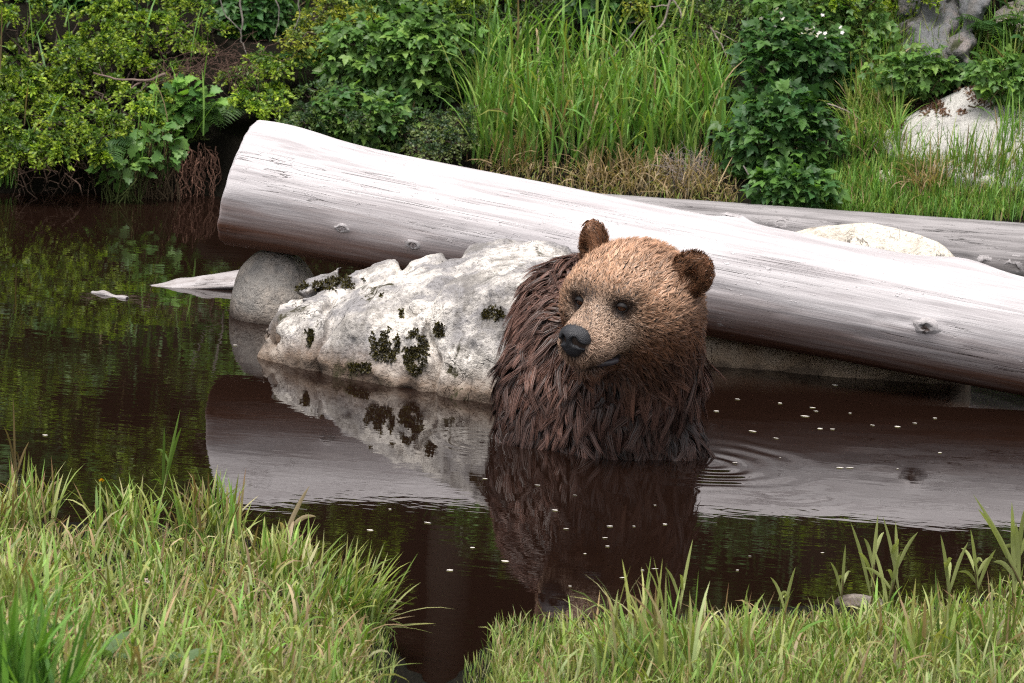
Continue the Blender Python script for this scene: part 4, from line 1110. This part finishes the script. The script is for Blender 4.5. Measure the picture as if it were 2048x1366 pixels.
for label, box in (('dry straw-coloured grass tussock behind the pale log beside the tall grass', (1165, 1285, 330, 392)), ('dry bent grass stalks beside the grey wiry twigs', (1290, 1440, 345, 402)), ('dead grass tuft flopped against the pale log near the grey-green bush', (985, 1075, 310, 345)), ('dry grass blades in the short grass by the white rock', (1830, 1880, 370, 400))):
    g_ = grass_patch('dry_grass_tussock', label, uv_roots(200, [box]), 0.15, 0.0045, G_DRY, 0.8, 1.5, 1.0, None, 5, None, 'dry grass')

# ---- dead wood and twigs
def twig_thing(name, label, polys, col, cat='branch', base=None):
    b = Vector(polys[0][0][0].tolist()) if base is None else base
    V, F = tubes(polys, 6); C = np.tile(np.array(col)[None], (len(V), 1)) * (1 + 0.35 * vnoise(V * 45, 4))[:, None]
    o = link(name, raw_mesh(name, V, F, C), TWIG); recenter(o, b[:]); LY[0] = None; return tag(o, label, cat)
LY = [None]
def pix_line(pts, push, r0, r1):
    p = [np.array((G(u, v_) - ray(u, v_) * push)[:]) for u, v_ in pts]; y = np.mean([q[1] for q in p]) if LY[0] is None else LY[0]; LY[0] = y
    p = np.array([PY(u, v_, y)[:] for u, v_ in pts]); t = np.linspace(0, len(pts) - 1, len(pts) * 4); i = np.minimum(t.astype(int), len(pts) - 2); f = (t - i)[:, None]
    q = p[i] * (1 - f) + p[i + 1] * f; q += rng.normal(size=q.shape) * r0 * 0.35
    return (q, np.linspace(r0, r1, len(q)))
def tangle(c, n, rad, ln, r, th=0.0012):
    out = []
    for k in range(n):
        a = c + r.normal(size=3) * rad * 0.45; d = nrm(r.normal(size=3) * np.array([1, 0.6, 0.8])); out.append((wiggle(a, a + d * ln * r.uniform(0.5, 1.2), 6, 0.02, r), np.linspace(th, th * 0.4, 6)))
    return out
PALEW, BROWNW, GREYW = (0.30, 0.25, 0.21), (0.11, 0.065, 0.05), (0.22, 0.19, 0.17)
twig_thing('dead_branch', 'bare forked dead branch poking out of the lime shrubs', [pix_line([(330, 148), (300, 160), (240, 160), (187, 146)], 0.42, 0.006, 0.003), pix_line([(285, 162), (250, 185), (212, 200)], 0.42, 0.0045, 0.002), pix_line([(205, 150), (198, 128)], 0.42, 0.002, 0.001)], (0.17, 0.12, 0.10))
r_ = np.random.default_rng(5)
twig_thing('twig_tangle', 'brown twiggy tangle of dead sprays above the log end', tangle(np.array((G(450, 125) - ray(450, 125) * 0.36)[:]), 110, np.array([0.13, 0.05, 0.06]), 0.12, r_) + tangle(np.array((G(360, 150) - ray(360, 150) * 0.40)[:]), 50, np.array([0.09, 0.04, 0.03]), 0.10, r_), BROWNW, 'twigs')
twig_thing('bare_stems', 'pale bare stems hanging down beside the yellow-green branches', [pix_line([(475, -40), (485, 40), (482, 80), (500, 120)], 0.42, 0.0045, 0.002), pix_line([(430, -40), (450, 30), (480, 60)], 0.42, 0.003, 0.0015), pix_line([(540, -20), (560, 20), (550, 75)], 0.40, 0.003, 0.0012), pix_line([(590, -40), (600, 30), (585, 70)], 0.40, 0.003, 0.0012)], GREYW, 'stems')
twig_thing('dead_branch', 'pale twisted dead branch hanging over the top of the tall grass', [pix_line([(1350, -40), (1330, 40), (1300, 80), (1325, 105), (1340, 120)], 0.35, 0.005, 0.002), pix_line([(1342, -5), (1360, 20), (1365, 45)], 0.35, 0.004, 0.002), pix_line([(1338, 10), (1300, 14)], 0.35, 0.003, 0.0015)], PALEW)
twig_thing('dead_branch', 'thin diagonal dead branch crossing the tall grass', [pix_line([(1290, 40), (1240, 100), (1190, 140)], 0.25, 0.004, 0.0025)], GREYW)
twig_thing('dead_branch', 'pale stick leaning across the grass beside the blossoming bramble', [pix_line([(1420, 55), (1440, 85), (1465, 135)], 0.3, 0.004, 0.002), pix_line([(1430, 62), (1475, 85)], 0.3, 0.002, 0.001)], PALEW)
twig_thing('dead_branch', 'grey forked stick lying between the grey log and the low bramble', [pix_line([(1555, 412), (1515, 375), (1487, 332)], 0.12, 0.005, 0.0025), pix_line([(1515, 375), (1500, 345)], 0.12, 0.003, 0.0015)], GREYW)
twig_thing('twig_tangle', 'grey wiry twig tangle beside the dry tussock', tangle(np.array((G(1385, 345) - ray(1385, 345) * 0.1)[:]), 130, np.array([0.085, 0.05, 0.05]), 0.10, r_, 0.001), (0.24, 0.20, 0.18), 'twigs')
twig_thing('dead_branch', 'thin bare stick slanting out of the bramble towards the white rock', [pix_line([(1650, 205), (1690, 220), (1730, 245)], 0.2, 0.003, 0.0015)], PALEW)
# roots hanging into the water
rp = []
for k in range(60):
    u = r_.uniform(345, 432); v0_ = r_.uniform(285, 330); a = np.array((G(u, v0_) - ray(u, v0_) * r_.uniform(0.02, 0.16))[:]); e = np.array(PZ(u + r_.normal() * 14, r_.uniform(388, 402), -0.01)[:])
    rp.append((wiggle(a, e, 10, 0.03, r_), np.linspace(0.0022, 0.0010, 10)))
twig_thing('hanging_roots', 'brown roots hanging from the undercut bank into the water near the log', rp, (0.16, 0.085, 0.06), 'roots')
rp = []
for k in range(26):
    u = r_.uniform(20, 220); v0_ = r_.uniform(315, 350); a = np.array((G(u, v0_) - ray(u, v0_) * r_.uniform(0.02, 0.2))[:]); e = np.array(PZ(u + r_.normal() * 25, r_.uniform(385, 400), -0.01)[:])
    rp.append((wiggle(a, e, 7, 0.07, r_), np.linspace(0.0022, 0.001, 7)))
twig_thing('hanging_roots', 'thin bare roots trailing from the overhang below the lime shrubs', rp, (0.15, 0.095, 0.07), 'roots')

# driftwood in the water
def slab(name, label, uvs, thick, col_mat, z0=0.0):
    pass
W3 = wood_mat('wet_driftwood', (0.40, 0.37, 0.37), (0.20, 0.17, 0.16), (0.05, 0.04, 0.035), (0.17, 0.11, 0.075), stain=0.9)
a_ = PZ(270, 580, -0.014); b_ = PZ(570, 572, 0.0); b_ = Vector((b_.x, b_.y, 0.030))
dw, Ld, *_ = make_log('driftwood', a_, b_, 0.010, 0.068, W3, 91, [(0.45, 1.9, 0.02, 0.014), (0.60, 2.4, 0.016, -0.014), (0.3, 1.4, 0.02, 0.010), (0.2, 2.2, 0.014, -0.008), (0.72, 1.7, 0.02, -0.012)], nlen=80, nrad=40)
dw.scale = (1, 1.5, 0.62); tag(dw, 'pale pointed driftwood half sunk behind the rounded boulder', 'driftwood')
a_ = PZ(190, 588, -0.004); b_ = PZ(247, 598, -0.003)
dw2, *_ = make_log('driftwood', a_, b_, 0.009, 0.012, W3, 93, [(0.3, 1.6, 0.012, 0.007), (0.7, 2.0, 0.01, -0.006)], nlen=40, nrad=20)
tag(dw2, 'short grey scrap of driftwood floating alone in the dark water', 'driftwood')

# more rocks on the bank
def slope_rock(name, label, uvd, mat, seed, amp=0.02, h=0.014, ridge=0.0):
    P = []
    for u, v_, d in uvd:
        g = G(u, v_); q = g - ray(u, v_) * d; P.append(q[:]); P.append((q.x, q.y + 0.10, T1(q.x, q.y) - 0.15))
    o = rock(name, P, mat, 0.010, amp, 4, seed, h, 0.004 + ridge * 0.4, ridge); return tag(o, label, 'rock')
slope_rock('boulder', 'pale smooth rock slab on the slope half hidden by grass', [(1735, 278, 0.05), (1800, 238, 0.08), (1870, 192, 0.12), (1940, 158, 0.12), (1990, 168, 0.11), (2090, 240, 0.10), (2110, 320, 0.08), (2070, 375, 0.06), (1960, 365, 0.07), (1860, 335, 0.07), (1780, 305, 0.05)], CRM, 31, 0.012)
slope_rock('rock_outcrop', 'grey craggy rock outcrop under the ferns at the top of the slope', [(1790, 20, 0.2), (1850, -50, 0.22), (1940, -50, 0.26), (1960, 40, 0.25), (1940, 105, 0.2), (1860, 105, 0.18), (1800, 70, 0.16)], OUT, 33, 0.07, 0.012, 0.045)
slope_rock('boulder', 'reddish rock beyond the ferns above the slope', [(1985, 20, 0.06), (2060, -20, 0.08), (2110, 40, 0.08), (2060, 70, 0.06), (2000, 60, 0.05)], TAN, 35, 0.02)
slope_rock('boulder', 'small brown stone in the grass below the bramble', [(1745, 340, 0.04), (1780, 325, 0.05), (1800, 350, 0.05), (1770, 372, 0.04)], BRN, 36, 0.01)
q = PZ(1725, 1212)
sr = round_rock('stone', (q.x, q.y, 0.0), (0.062, 0.055, 0.024), TAN, 0.006, 14, 44, 0.005, 0.002); tag(sr, 'small flat stone at the near water edge among the reeds', 'stone')

# ---- foreground grass
FG = G_YEL + G_FRESH[:2] + [(0.34, 0.36, 0.14), (0.28, 0.33, 0.15), (0.36, 0.34, 0.19)]
grass_patch('short_grass', 'short yellow-green grass covering the near left bank', uv_roots(9000, [(-80, 480, 1085, 1400), (480, 640, 1125, 1400), (640, 740, 1195, 1400)], False), 0.060, 0.0036, FG, 0.5, 0.9, 0.16, None, 3, red=0.08)
grass_patch('long_grass', 'loose longer grass blades lying over the near left bank', uv_roots(1500, [(-80, 470, 1075, 1400), (470, 640, 1125, 1400), (640, 740, 1195, 1400)], False), 0.125, 0.0065, FG, 0.65, 1.2, 0.16, None, 5, red=0.10)
grass_patch('short_grass', 'short yellow-green grass along the near right bank', uv_roots(10500, [(985, 1400, 1252, 1400), (1400, 1720, 1246, 1400), (1720, 2130, 1222, 1400)], False), 0.055, 0.0034, FG, 0.38, 0.7, 0.13, None, 3, red=0.10)
grass_patch('long_grass', 'loose longer grass blades standing in the near right bank', uv_roots(1100, [(1100, 1400, 1275, 1400), (1400, 1720, 1265, 1400), (1720, 2130, 1240, 1400)], False), 0.115, 0.0060, FG, 0.45, 1.0, 0.10, None, 5, red=0.08)
grass_patch('marsh_grass', 'fine sparse grass standing in the shallow muddy inlet', uv_roots(1100, [(740, 1000, 1250, 1290), (930, 1020, 1255, 1400), (700, 790, 1230, 1400)], False), 0.045, 0.0028, FG, 0.25, 0.4, 0.05, None, 3)
def tuft(label, uv, n, length, width, spread, pal=FG, lean=0.35, bend=0.6, dry=0.05, red=0.12, head=None, name='grass_tuft'):
    c = G(uv[0], uv[1], False); p = np.array(c[:]) + np.clip(rng.normal(size=(n, 3)), -1.6, 1.6) * np.array([spread, spread, 0]) * 0.8; p[:, 2] = np.maximum(terrain(p[:, 0], p[:, 1]), -0.01) - 0.004
    return grass_patch(name, label, p, length, width, pal, lean, bend, dry, head, 6, None, 'grass', None, red)
tuft('tall grass tuft in front of the reflected log end, with red-tipped blades', (420, 1085), 150, 0.17, 0.0075, 0.055)
tuft('upright grass tuft on the near bank below a yellow flower', (250, 1090), 120, 0.16, 0.007, 0.055)
tuft('splayed grass tuft leaning over the water at the tip of the left bank', (690, 1230), 210, 0.17, 0.006, 0.055, FG, 0.55, 0.7, 0.03, 0.05, (-0.2, 0.9))
tuft('thick grass tuft between the leaning tuft and the red-tipped one', (560, 1160), 170, 0.14, 0.007, 0.06)
tuft('red-stemmed grass tuft beside the dark water at the bank corner', (40, 1080), 130, 0.19, 0.007, 0.06, FG, 0.45, 0.6, 0.08, 0.3)
tuft('wide bladed lush green tuft in the near corner of the left bank', (40, 1440), 150, 0.26, 0.010, 0.06, G_FRESH, 0.28, 0.5, 0.0, 0.0)
tuft('pale green tuft behind the lush corner tuft', (20, 1230), 130, 0.17, 0.008, 0.07, FG, 0.5, 0.6)
tuft('tall arching grass tuft before the bear reflection', (1290, 1350), 130, 0.22, 0.0085, 0.075, FG, 0.38, 0.8, 0.02, 0.05, (2.6, 0.9))
tuft('grass tuft between the arching tuft and the flat stone', (1480, 1330), 90, 0.15, 0.007, 0.08, FG, 0.3, 0.6)
tuft('broad bladed tuft among the reeds on the right bank', (1930, 1330), 120, 0.18, 0.0085, 0.09, FG, 0.35, 0.7)
tuft('fine grass tuft below the flat stone', (1720, 1300), 110, 0.12, 0.006, 0.08, FG, 0.35, 0.6)

def strip(pts, wds, col):
    """a single leaf blade along a polyline with a shallow fold, V F C"""
    pts = np.array(pts, float); k = len(pts); tg = nrm(np.gradient(pts, axis=0)); sd = nrm(np.cross(tg, np.array([0.25, 1.0, 0.2])))
    nn = np.cross(tg, sd); V = np.empty((k, 3, 3)); V[:, 0] = pts - sd * wds[:, None]; V[:, 1] = pts + nn * (wds * 0.3)[:, None]; V[:, 2] = pts + sd * wds[:, None]
    I = np.arange(k - 1) * 3; F = np.concatenate([np.stack([I, I + 1, I + 4, I + 3], 1), np.stack([I + 1, I + 2, I + 5, I + 4], 1)])
    return V.reshape(-1, 3), F, np.tile(np.array(col), (3 * k, 1)) * np.linspace(0.9, 1.1, k).repeat(3)[:, None]
def reed(label, base_uv, tips, col, wd=0.0048):
    b = G(*base_uv, False); b.z = max(b.z, -0.01); root = empty('reed_shoot', b, label, 'reed')
    y = b.y; bp = np.array(b[:]); tp = [np.array(PY(u, v_, y + random.uniform(-0.04, 0.04))[:]) for u, v_ in tips]
    wd *= 0.85; tips2 = [(u + random.uniform(-35, 35), v_ + random.uniform(25, 70)) for u, v_ in tips[:2]]; tp += [np.array(PY(u, v_, y + random.uniform(-0.06, 0.06))[:]) for u, v_ in tips2]
    hi = max(tp, key=lambda q: q[2]); mid = bp + (hi - bp) * 0.55
    pl = wiggle(bp, mid, 6, 0.006); V, F = tubes([(pl, np.linspace(0.0028, 0.0018, 6))], 5)
    loc_part('stem', V, F, np.tile(np.array([[0.13, 0.10, 0.045]]), (len(V), 1)), GRASS, root)
    for k, t in enumerate(tp):
        s0 = bp + (mid - bp) * (0.35 + 0.65 * k / max(1, len(tp) - 1)); tt = np.linspace(0, 1, 7)[:, None]
        pts = s0 + (t - s0) * tt; pts[:, 2] += 0.012 * np.sin(tt[:, 0] * math.pi); pts[:, 1] -= 0.02 * tt[:, 0] ** 2
        w_ = wd * np.sin(np.pi * (0.12 + 0.88 * np.linspace(0, 1, 7))) ** 0.7 + 0.0002
        V, F, C = strip(pts, w_, np.array(col) * random.uniform(0.8, 1.2)); loc_part('leaf', V, F, C, GRASS, root)
    return root
RC = (0.33, 0.36, 0.14)
reed('reed shoot with three upright leaves next to the flat stone', (1738, 1232), [(1700, 1040), (1755, 1025), (1715, 1100)], RC)
reed('tall reed shoot leaning over the water with a long flag leaf', (1842, 1200), [(1886, 985), (1912, 1000), (1850, 1060), (1870, 1090)], RC)
reed('forked reed shoot just beyond the flat stone', (1805, 1215), [(1765, 1030), (1790, 1040), (1835, 1060)], RC)
reed('reed shoot with drooping outer leaf at the bank', (1960, 1225), [(1940, 1055), (1990, 1095), (1915, 1140), (1985, 1110)], RC)
reed('broad leaved reed shoot standing among the right bank grass', (2030, 1230), [(2022, 1000), (2048, 1010), (1985, 1120), (2060, 1070)], RC, 0.007)
reed('slender reed shoot beside the forked one', (1680, 1240), [(1690, 1085), (1660, 1120)], RC, 0.004)
reed('long single-leaved shoot rising by the tall arching tuft', (1350, 1270), [(1385, 1075), (1330, 1130)], RC, 0.004)
reed('reed shoot with two long crossed leaves behind the bank grass', (1905, 1235), [(1880, 1065), (1935, 1080), (1900, 1120)], RC)
reed('short reed shoot at the water edge beside the crossed-leaf reed', (1770, 1240), [(1745, 1090), (1800, 1100)], RC, 0.005)
reed('curved reed leaf arching over the far side of the bank grass', (2075, 1230), [(1945, 985), (2030, 1040), (2080, 1020)], RC, 0.006)
reed('thin reed standing between the arching tuft and the flat stone', (1560, 1262), [(1590, 1130), (1540, 1150)], RC, 0.004)
reed('dry cream flag leaf standing over the near left bank', (545, 1130), [(620, 968), (560, 1040)], (0.40, 0.31, 0.20), 0.006)
reed('two long green blades rising highest on the left bank', (310, 1070), [(362, 815), (330, 850), (300, 960)], (0.12, 0.19, 0.04), 0.004)
reed('reddish seed stalk at the edge of the left bank', (30, 1040), [(28, 790), (60, 880)], (0.18, 0.13, 0.06), 0.003)

# flowers, dock leaves, clover
def meadow_flower(label, uv, h, col, name='yellow_flower', size=0.008):
    g = G(uv[0], uv[1] + h * 950, False); top = PY(uv[0], uv[1], g.y); root = empty(name, g, label, 'flower')
    V, F = tubes([(wiggle(np.array(g[:]), np.array(top[:]), 5, 0.006), np.linspace(0.0012, 0.0009, 5))], 4); loc_part('stem', V, F, np.tile(np.array([[0.1, 0.14, 0.04]]), (len(V), 1)), GRASS, root)
    for k in range(3): flower(root, np.array(top[:]) + np.array([0, 0, 0.0015 * k]), size * (1 - 0.2 * k), col, 'petals')
meadow_flower('single yellow flower above the near left bank grass', (203, 962), 0.12, (0.75, 0.42, 0.02))
meadow_flower('faded white clover head in the near left grass', (293, 1162), 0.04, (0.62, 0.50, 0.45), 'clover_flower')
meadow_flower('white clover beside the leaning tuft', (462, 1138), 0.03, (0.7, 0.65, 0.62), 'clover_flower', 0.006)
for label, uv in (('grey-green dock plant with broad leaves on the near left bank', (205, 1340)), ('small dock plant near the bare soil patch', (110, 1290)), ('dock leaf rosette at the inlet side of the left bank', (360, 1350))):
    g = G(uv[0], uv[1], False); root = empty('dock_plant', g, label, 'plant'); V0, F0_ = leaf_tpl([(0, 0), (0.15, -0.20), (0.45, -0.27), (0.75, -0.2), (1.0, 0), (0.75, 0.2), (0.45, 0.27), (0.15, 0.20)], 0.25, 0.3)
    me = raw_mesh('leaf', V0, F0_, np.tile(np.array([[0.10, 0.16, 0.06]]), (len(V0), 1))); me.materials.append(LEAF)
    for k in range(6):
        o = bpy.data.objects.new('leaf', me); COL.objects.link(o); o.parent = root; s_ = random.uniform(0.05, 0.085); o.scale = (s_, s_, s_); o.rotation_euler = (random.uniform(-0.4, 0.4), -random.uniform(0.3, 0.9), k * 1.05 + random.random()); o.location = (0, 0, 0.02)

# floating flecks
fl = [(1475, 798), (1560, 806), (1625, 815), (1632, 822), (1700, 826), (1745, 850), (1795, 853), (1830, 846), (1870, 836), (1640, 857), (1665, 858), (1433, 822), (1505, 862), (1610, 832), (1552, 876), (1670, 770), (1700, 935), (1795, 937), (1680, 935), (1132, 1057), (1220, 1052), (1268, 1052), (1210, 1075), (1215, 1092), (1170, 1107), (1310, 1010), (1110, 1020), (1475, 1140), (1500, 1112), (1645, 1105), (1285, 1140), (1310, 1137), (1245, 1155), (1075, 970), (970, 957), (1140, 1172), (945, 1095), (855, 1045), (780, 1018), (740, 1060), (90, 870), (470, 690), (1470, 925), (1880, 905), (1560, 915), (1330, 1048), (1010, 1122), (900, 1140), (1150, 990)]
me = raw_mesh('fleck', np.array([[-1, 0, 0], [-0.4, -0.6, 0.06], [0.5, -0.5, 0.03], [1, 0.1, 0], [0.4, 0.6, 0.05], [-0.5, 0.5, 0.02], [0, 0, 0.16]], float), np.array([[6, k, (k + 1) % 6] for k in range(6)]), np.tile(np.array([[0.62, 0.57, 0.52]]), (7, 1))); me.materials.append(PETAL)
for u, v_ in fl:
    p = PZ(u, v_, 0.0015); o = link('floating_fleck', me); o.location = p; s_ = random.uniform(0.003, 0.008); o.scale = (s_ * random.uniform(1, 1.8), s_ * random.uniform(0.8, 2.0), s_ * 0.8); o.rotation_euler = (0, 0, random.uniform(-0.6, 0.6))
    tag(o, 'tiny pale fleck floating on the brown pond water', 'fleck', 'pale flecks floating on the pond')

# ------------------------------------------------------------------ vegetation above the frame (seen mirrored in the pond)
src = [o for o in COL.objects if o.parent is None and o.name.split('.')[0] in ('evergreen_shrub', 'bramble')]
k = 0
spots = []
for row, (dd, nn_) in enumerate(((1.75, 8), (2.4, 8), (3.1, 7))):
    for j in range(nn_): spots.append((-2.6 + 5.4 * (j + 0.5 * (row % 2)) / (nn_ - 1), dd, random.uniform(1.2, 1.6) * (1 + 0.3 * row), row))
for j in range(8): spots.append((-2.4 + 4.9 * j / 7, 1.32, 1.0, 3))
for row, dd in enumerate((0.10, 0.50, 0.95, 1.45)):                # the bank goes on to both sides
    for x in np.arange(2.15, 4.6, 0.42): spots += [(x + random.uniform(-0.1, 0.1), dd, 1.2, 4 + row), (-x + random.uniform(-0.1, 0.1), dd, 1.2, 4 + row)]
for x, dd, s_, row in spots:
    y = float(np.interp(x, FX, FY)) + dd + random.uniform(-0.1, 0.1)
    so = src[(k * 5 + row) % len(src)]; k += 1
    c = so.copy(); COL.objects.link(c); c.location = (x, y, T1(x, y)); c.scale = (s_, s_, s_); c.rotation_euler = (0, 0, random.uniform(-0.5, 0.5))
    c['label'] = 'leafy shrub on the bank beyond the photographed plants'; c['group'] = 'shrubs along the rest of the far bank'; c['category'] = 'shrub'
    for ch in so.children:
        if ch.name.startswith(('foliage', 'branches', 'stems')):
            d = ch.copy(); COL.objects.link(d); d.parent = c
x = np.concatenate([rng.uniform(-4.8, -1.9, 3500), rng.uniform(1.9, 4.8, 3500), rng.uniform(-2, 2, 2500)]); d_ = np.concatenate([rng.uniform(0.02, 2.5, 7000), rng.uniform(1.0, 3.2, 2500)])
y = np.interp(x, FX, FY) + d_; grass_patch('undergrowth', 'low green undergrowth on the far bank past the brambles and up the slope', np.stack([x, y, terrain(x, y) - 0.005], -1), 0.12, 0.010, DARKG + MIDG[:2], 0.45, 0.9, 0.05, None, 3)
x = np.concatenate([rng.uniform(-3.4, -1.15, 8000), rng.uniform(1.2, 3.4, 8000), rng.uniform(-1.2, 1.25, 5000)]); d_ = np.concatenate([rng.uniform(0.0, 1.3, 16000), rng.uniform(1.0, 2.0, 5000)])
y = np.interp(x, NX, NY) - d_; inl = (np.abs(x + 0.12) < 0.16) & (y > -3.4); keepm = ~inl & ((np.abs(x) > 1.15) | (y < -3.05)); x, y = x[keepm], y[keepm]
grass_patch('short_grass', 'grass carrying on along the near bank past the reeds and the corner tuft', np.stack([x, y, terrain(x, y) - 0.005], -1), 0.075, 0.0055, FG, 0.45, 0.8, 0.14, None, 3, red=0.08)
def conifer(seed):
    r = np.random.default_rng(seed); h_ = 6.0; root = empty('conifer_tree', (0, 0, 0), 'tall dark conifer standing up the far bank', 'tree', 'conifers up the far bank')
    tr = wiggle((0, 0, -0.2), (0, 0, h_), 10, 0.05, r); V, F = tubes([(tr, np.linspace(0.11, 0.015, 10))], 10); loc_part('trunk', V, F, np.tile(np.array([[0.10, 0.08, 0.065]]), (len(V), 1)), TWIG, root)
    parts = []; br = []
    for k in range(120):
        z = 0.5 + (h_ - 0.6) * (k / 120) ; ln = (1.25 * (1 - z / h_) + 0.15) * r.uniform(0.7, 1.1); a = r.uniform(0, 2 * math.pi)
        d = np.array([math.cos(a), math.sin(a), -0.25]); e = np.array([0, 0, z]) + d * ln; br.append((np.array([[0, 0, z], (np.array([0, 0, z]) + e) / 2 + [0, 0, 0.06], e]), np.array([0.014, 0.009, 0.003])))
        m = int(90 * ln) + 30; t = r.random(m) ** 0.7; p = np.array([0, 0, z]) + d * (ln * t)[:, None] + r.normal(size=(m, 3)) * np.array([0.12, 0.12, 0.06]) * (1.1 - t)[:, None]
        parts.append(scatter(SMALL, p, nrm(d + r.normal(size=(m, 3)) * 0.6), nrm(np.array([[0, 0, 1.0]]) + r.normal(size=(m, 3)) * 0.4), 0.10 * r.uniform(0.7, 1.3, m), np.array([(0.035, 0.065, 0.02)]) * r.uniform(0.6, 1.6, (m, 1))))
    V, F, C = merge(parts); loc_part('crown', V, F, C, LEAF, root, 'stuff'); stem_part(root, br, BARK, 'branches', 4); return root
ct = conifer(3); first = True
for x, dd, s_ in ((-2.6, 3.6, 1.0), (-1.4, 4.2, 1.1), (-0.2, 3.5, 0.95), (0.8, 4.3, 1.15), (1.9, 3.7, 1.0), (3.0, 4.0, 1.1), (-3.9, 4.0, 1.1), (0.3, 5.4, 1.3), (-2.0, 5.6, 1.3), (2.4, 5.6, 1.3)):
    y = float(np.interp(x, FX, FY)) + dd; p = Vector((x, y, T1(x, y)))
    if first: ct.location = p; ct.scale = (s_, s_, s_); first = False
    else: copy_thing(ct, p, random.uniform(0, 6), s_)
print('objects', len(COL.objects), 'tris', sum(len(m.loops) - 2 * len(m.polygons) for m in bpy.data.meshes))

# ------------------------------------------------------------------ moss on the white boulder, dead moss on the slab
from mathutils.bvhtree import BVHTree
def surf(o):
    me = o.data; M4 = o.matrix_world if o.parent else Matrix.Translation(o.location)
    return BVHTree.FromPolygons([M4 @ v_.co for v_ in me.vertices], [p.vertices[:] for p in me.polygons])
bvh = surf(main_rock)
def moss(parent, bvh, uv, ru, rv, n, pal, seed, size=0.008):
    r = np.random.default_rng(seed); pos, nor = [], []
    for k in range(n * 3):
        a, q = r.random() * 2 * math.pi, math.sqrt(r.random()); du, dv_ = ru * q * math.cos(a), rv * q * math.sin(a)
        if vnoise(np.array([[du * 0.07, dv_ * 0.05, seed * 1.7]]))[0] < -0.15 + 0.5 * (q - 0.5): continue
        hit = bvh.ray_cast(CAM, ray(uv[0] + du, uv[1] + dv_))
        if hit[0] is None: continue
        pos.append(hit[0][:]); nor.append(hit[1][:])
        if len(pos) >= n: break
    if len(pos) < 4: return
    pos = np.array(pos); nor = np.array(nor); m = len(pos)
    ax = nrm(np.cross(nor, r.normal(size=(m, 3))) + nor * 0.7); col = np.array(pal)[r.integers(0, len(pal), m)] * r.uniform(0.6, 1.4, (m, 1))
    V, F, C = scatter(SMALL, pos - nor * 0.001, ax, nor + r.normal(size=(m, 3)) * 0.4, size * r.uniform(0.6, 1.4, m), col)
    o = link('moss_patch', raw_mesh('moss_patch', V - np.array(parent.location[:]), F, C), LEAF, parent); o['kind'] = 'stuff'
MOSS = [(0.045, 0.036, 0.010), (0.07, 0.058, 0.016), (0.022, 0.017, 0.008)]
for k, (uv, ru, rv, n) in enumerate((((612, 662), 15, 34, 420), ((770, 690), 30, 36, 380), ((832, 705), 24, 46, 520), ((650, 572), 60, 9, 300), ((795, 628), 10, 22, 160), ((985, 628), 22, 12, 160), ((690, 560), 40, 7, 170), ((770, 592), 8, 6, 60), ((720, 735), 30, 10, 130), ((880, 660), 14, 14, 110), ((600, 572), 14, 8, 90))):
    moss(main_rock, bvh, uv, ru, rv, int(n * 1.7), MOSS, 300 + k, 0.010)
slab = [o for o in COL.objects if o.get('label', '').startswith('pale smooth rock slab')][0]
bv2 = surf(slab)
for k, (uv, ru, rv, n) in enumerate((((1790, 250), 40, 10, 260), ((1850, 210), 40, 12, 260), ((1915, 178), 40, 12, 260), ((1960, 180), 30, 30, 240), ((1880, 225), 60, 8, 150))):
    moss(slab, bv2, uv, ru, rv, n, [(0.16, 0.085, 0.055), (0.22, 0.13, 0.085), (0.10, 0.055, 0.04)], 400 + k, 0.012)
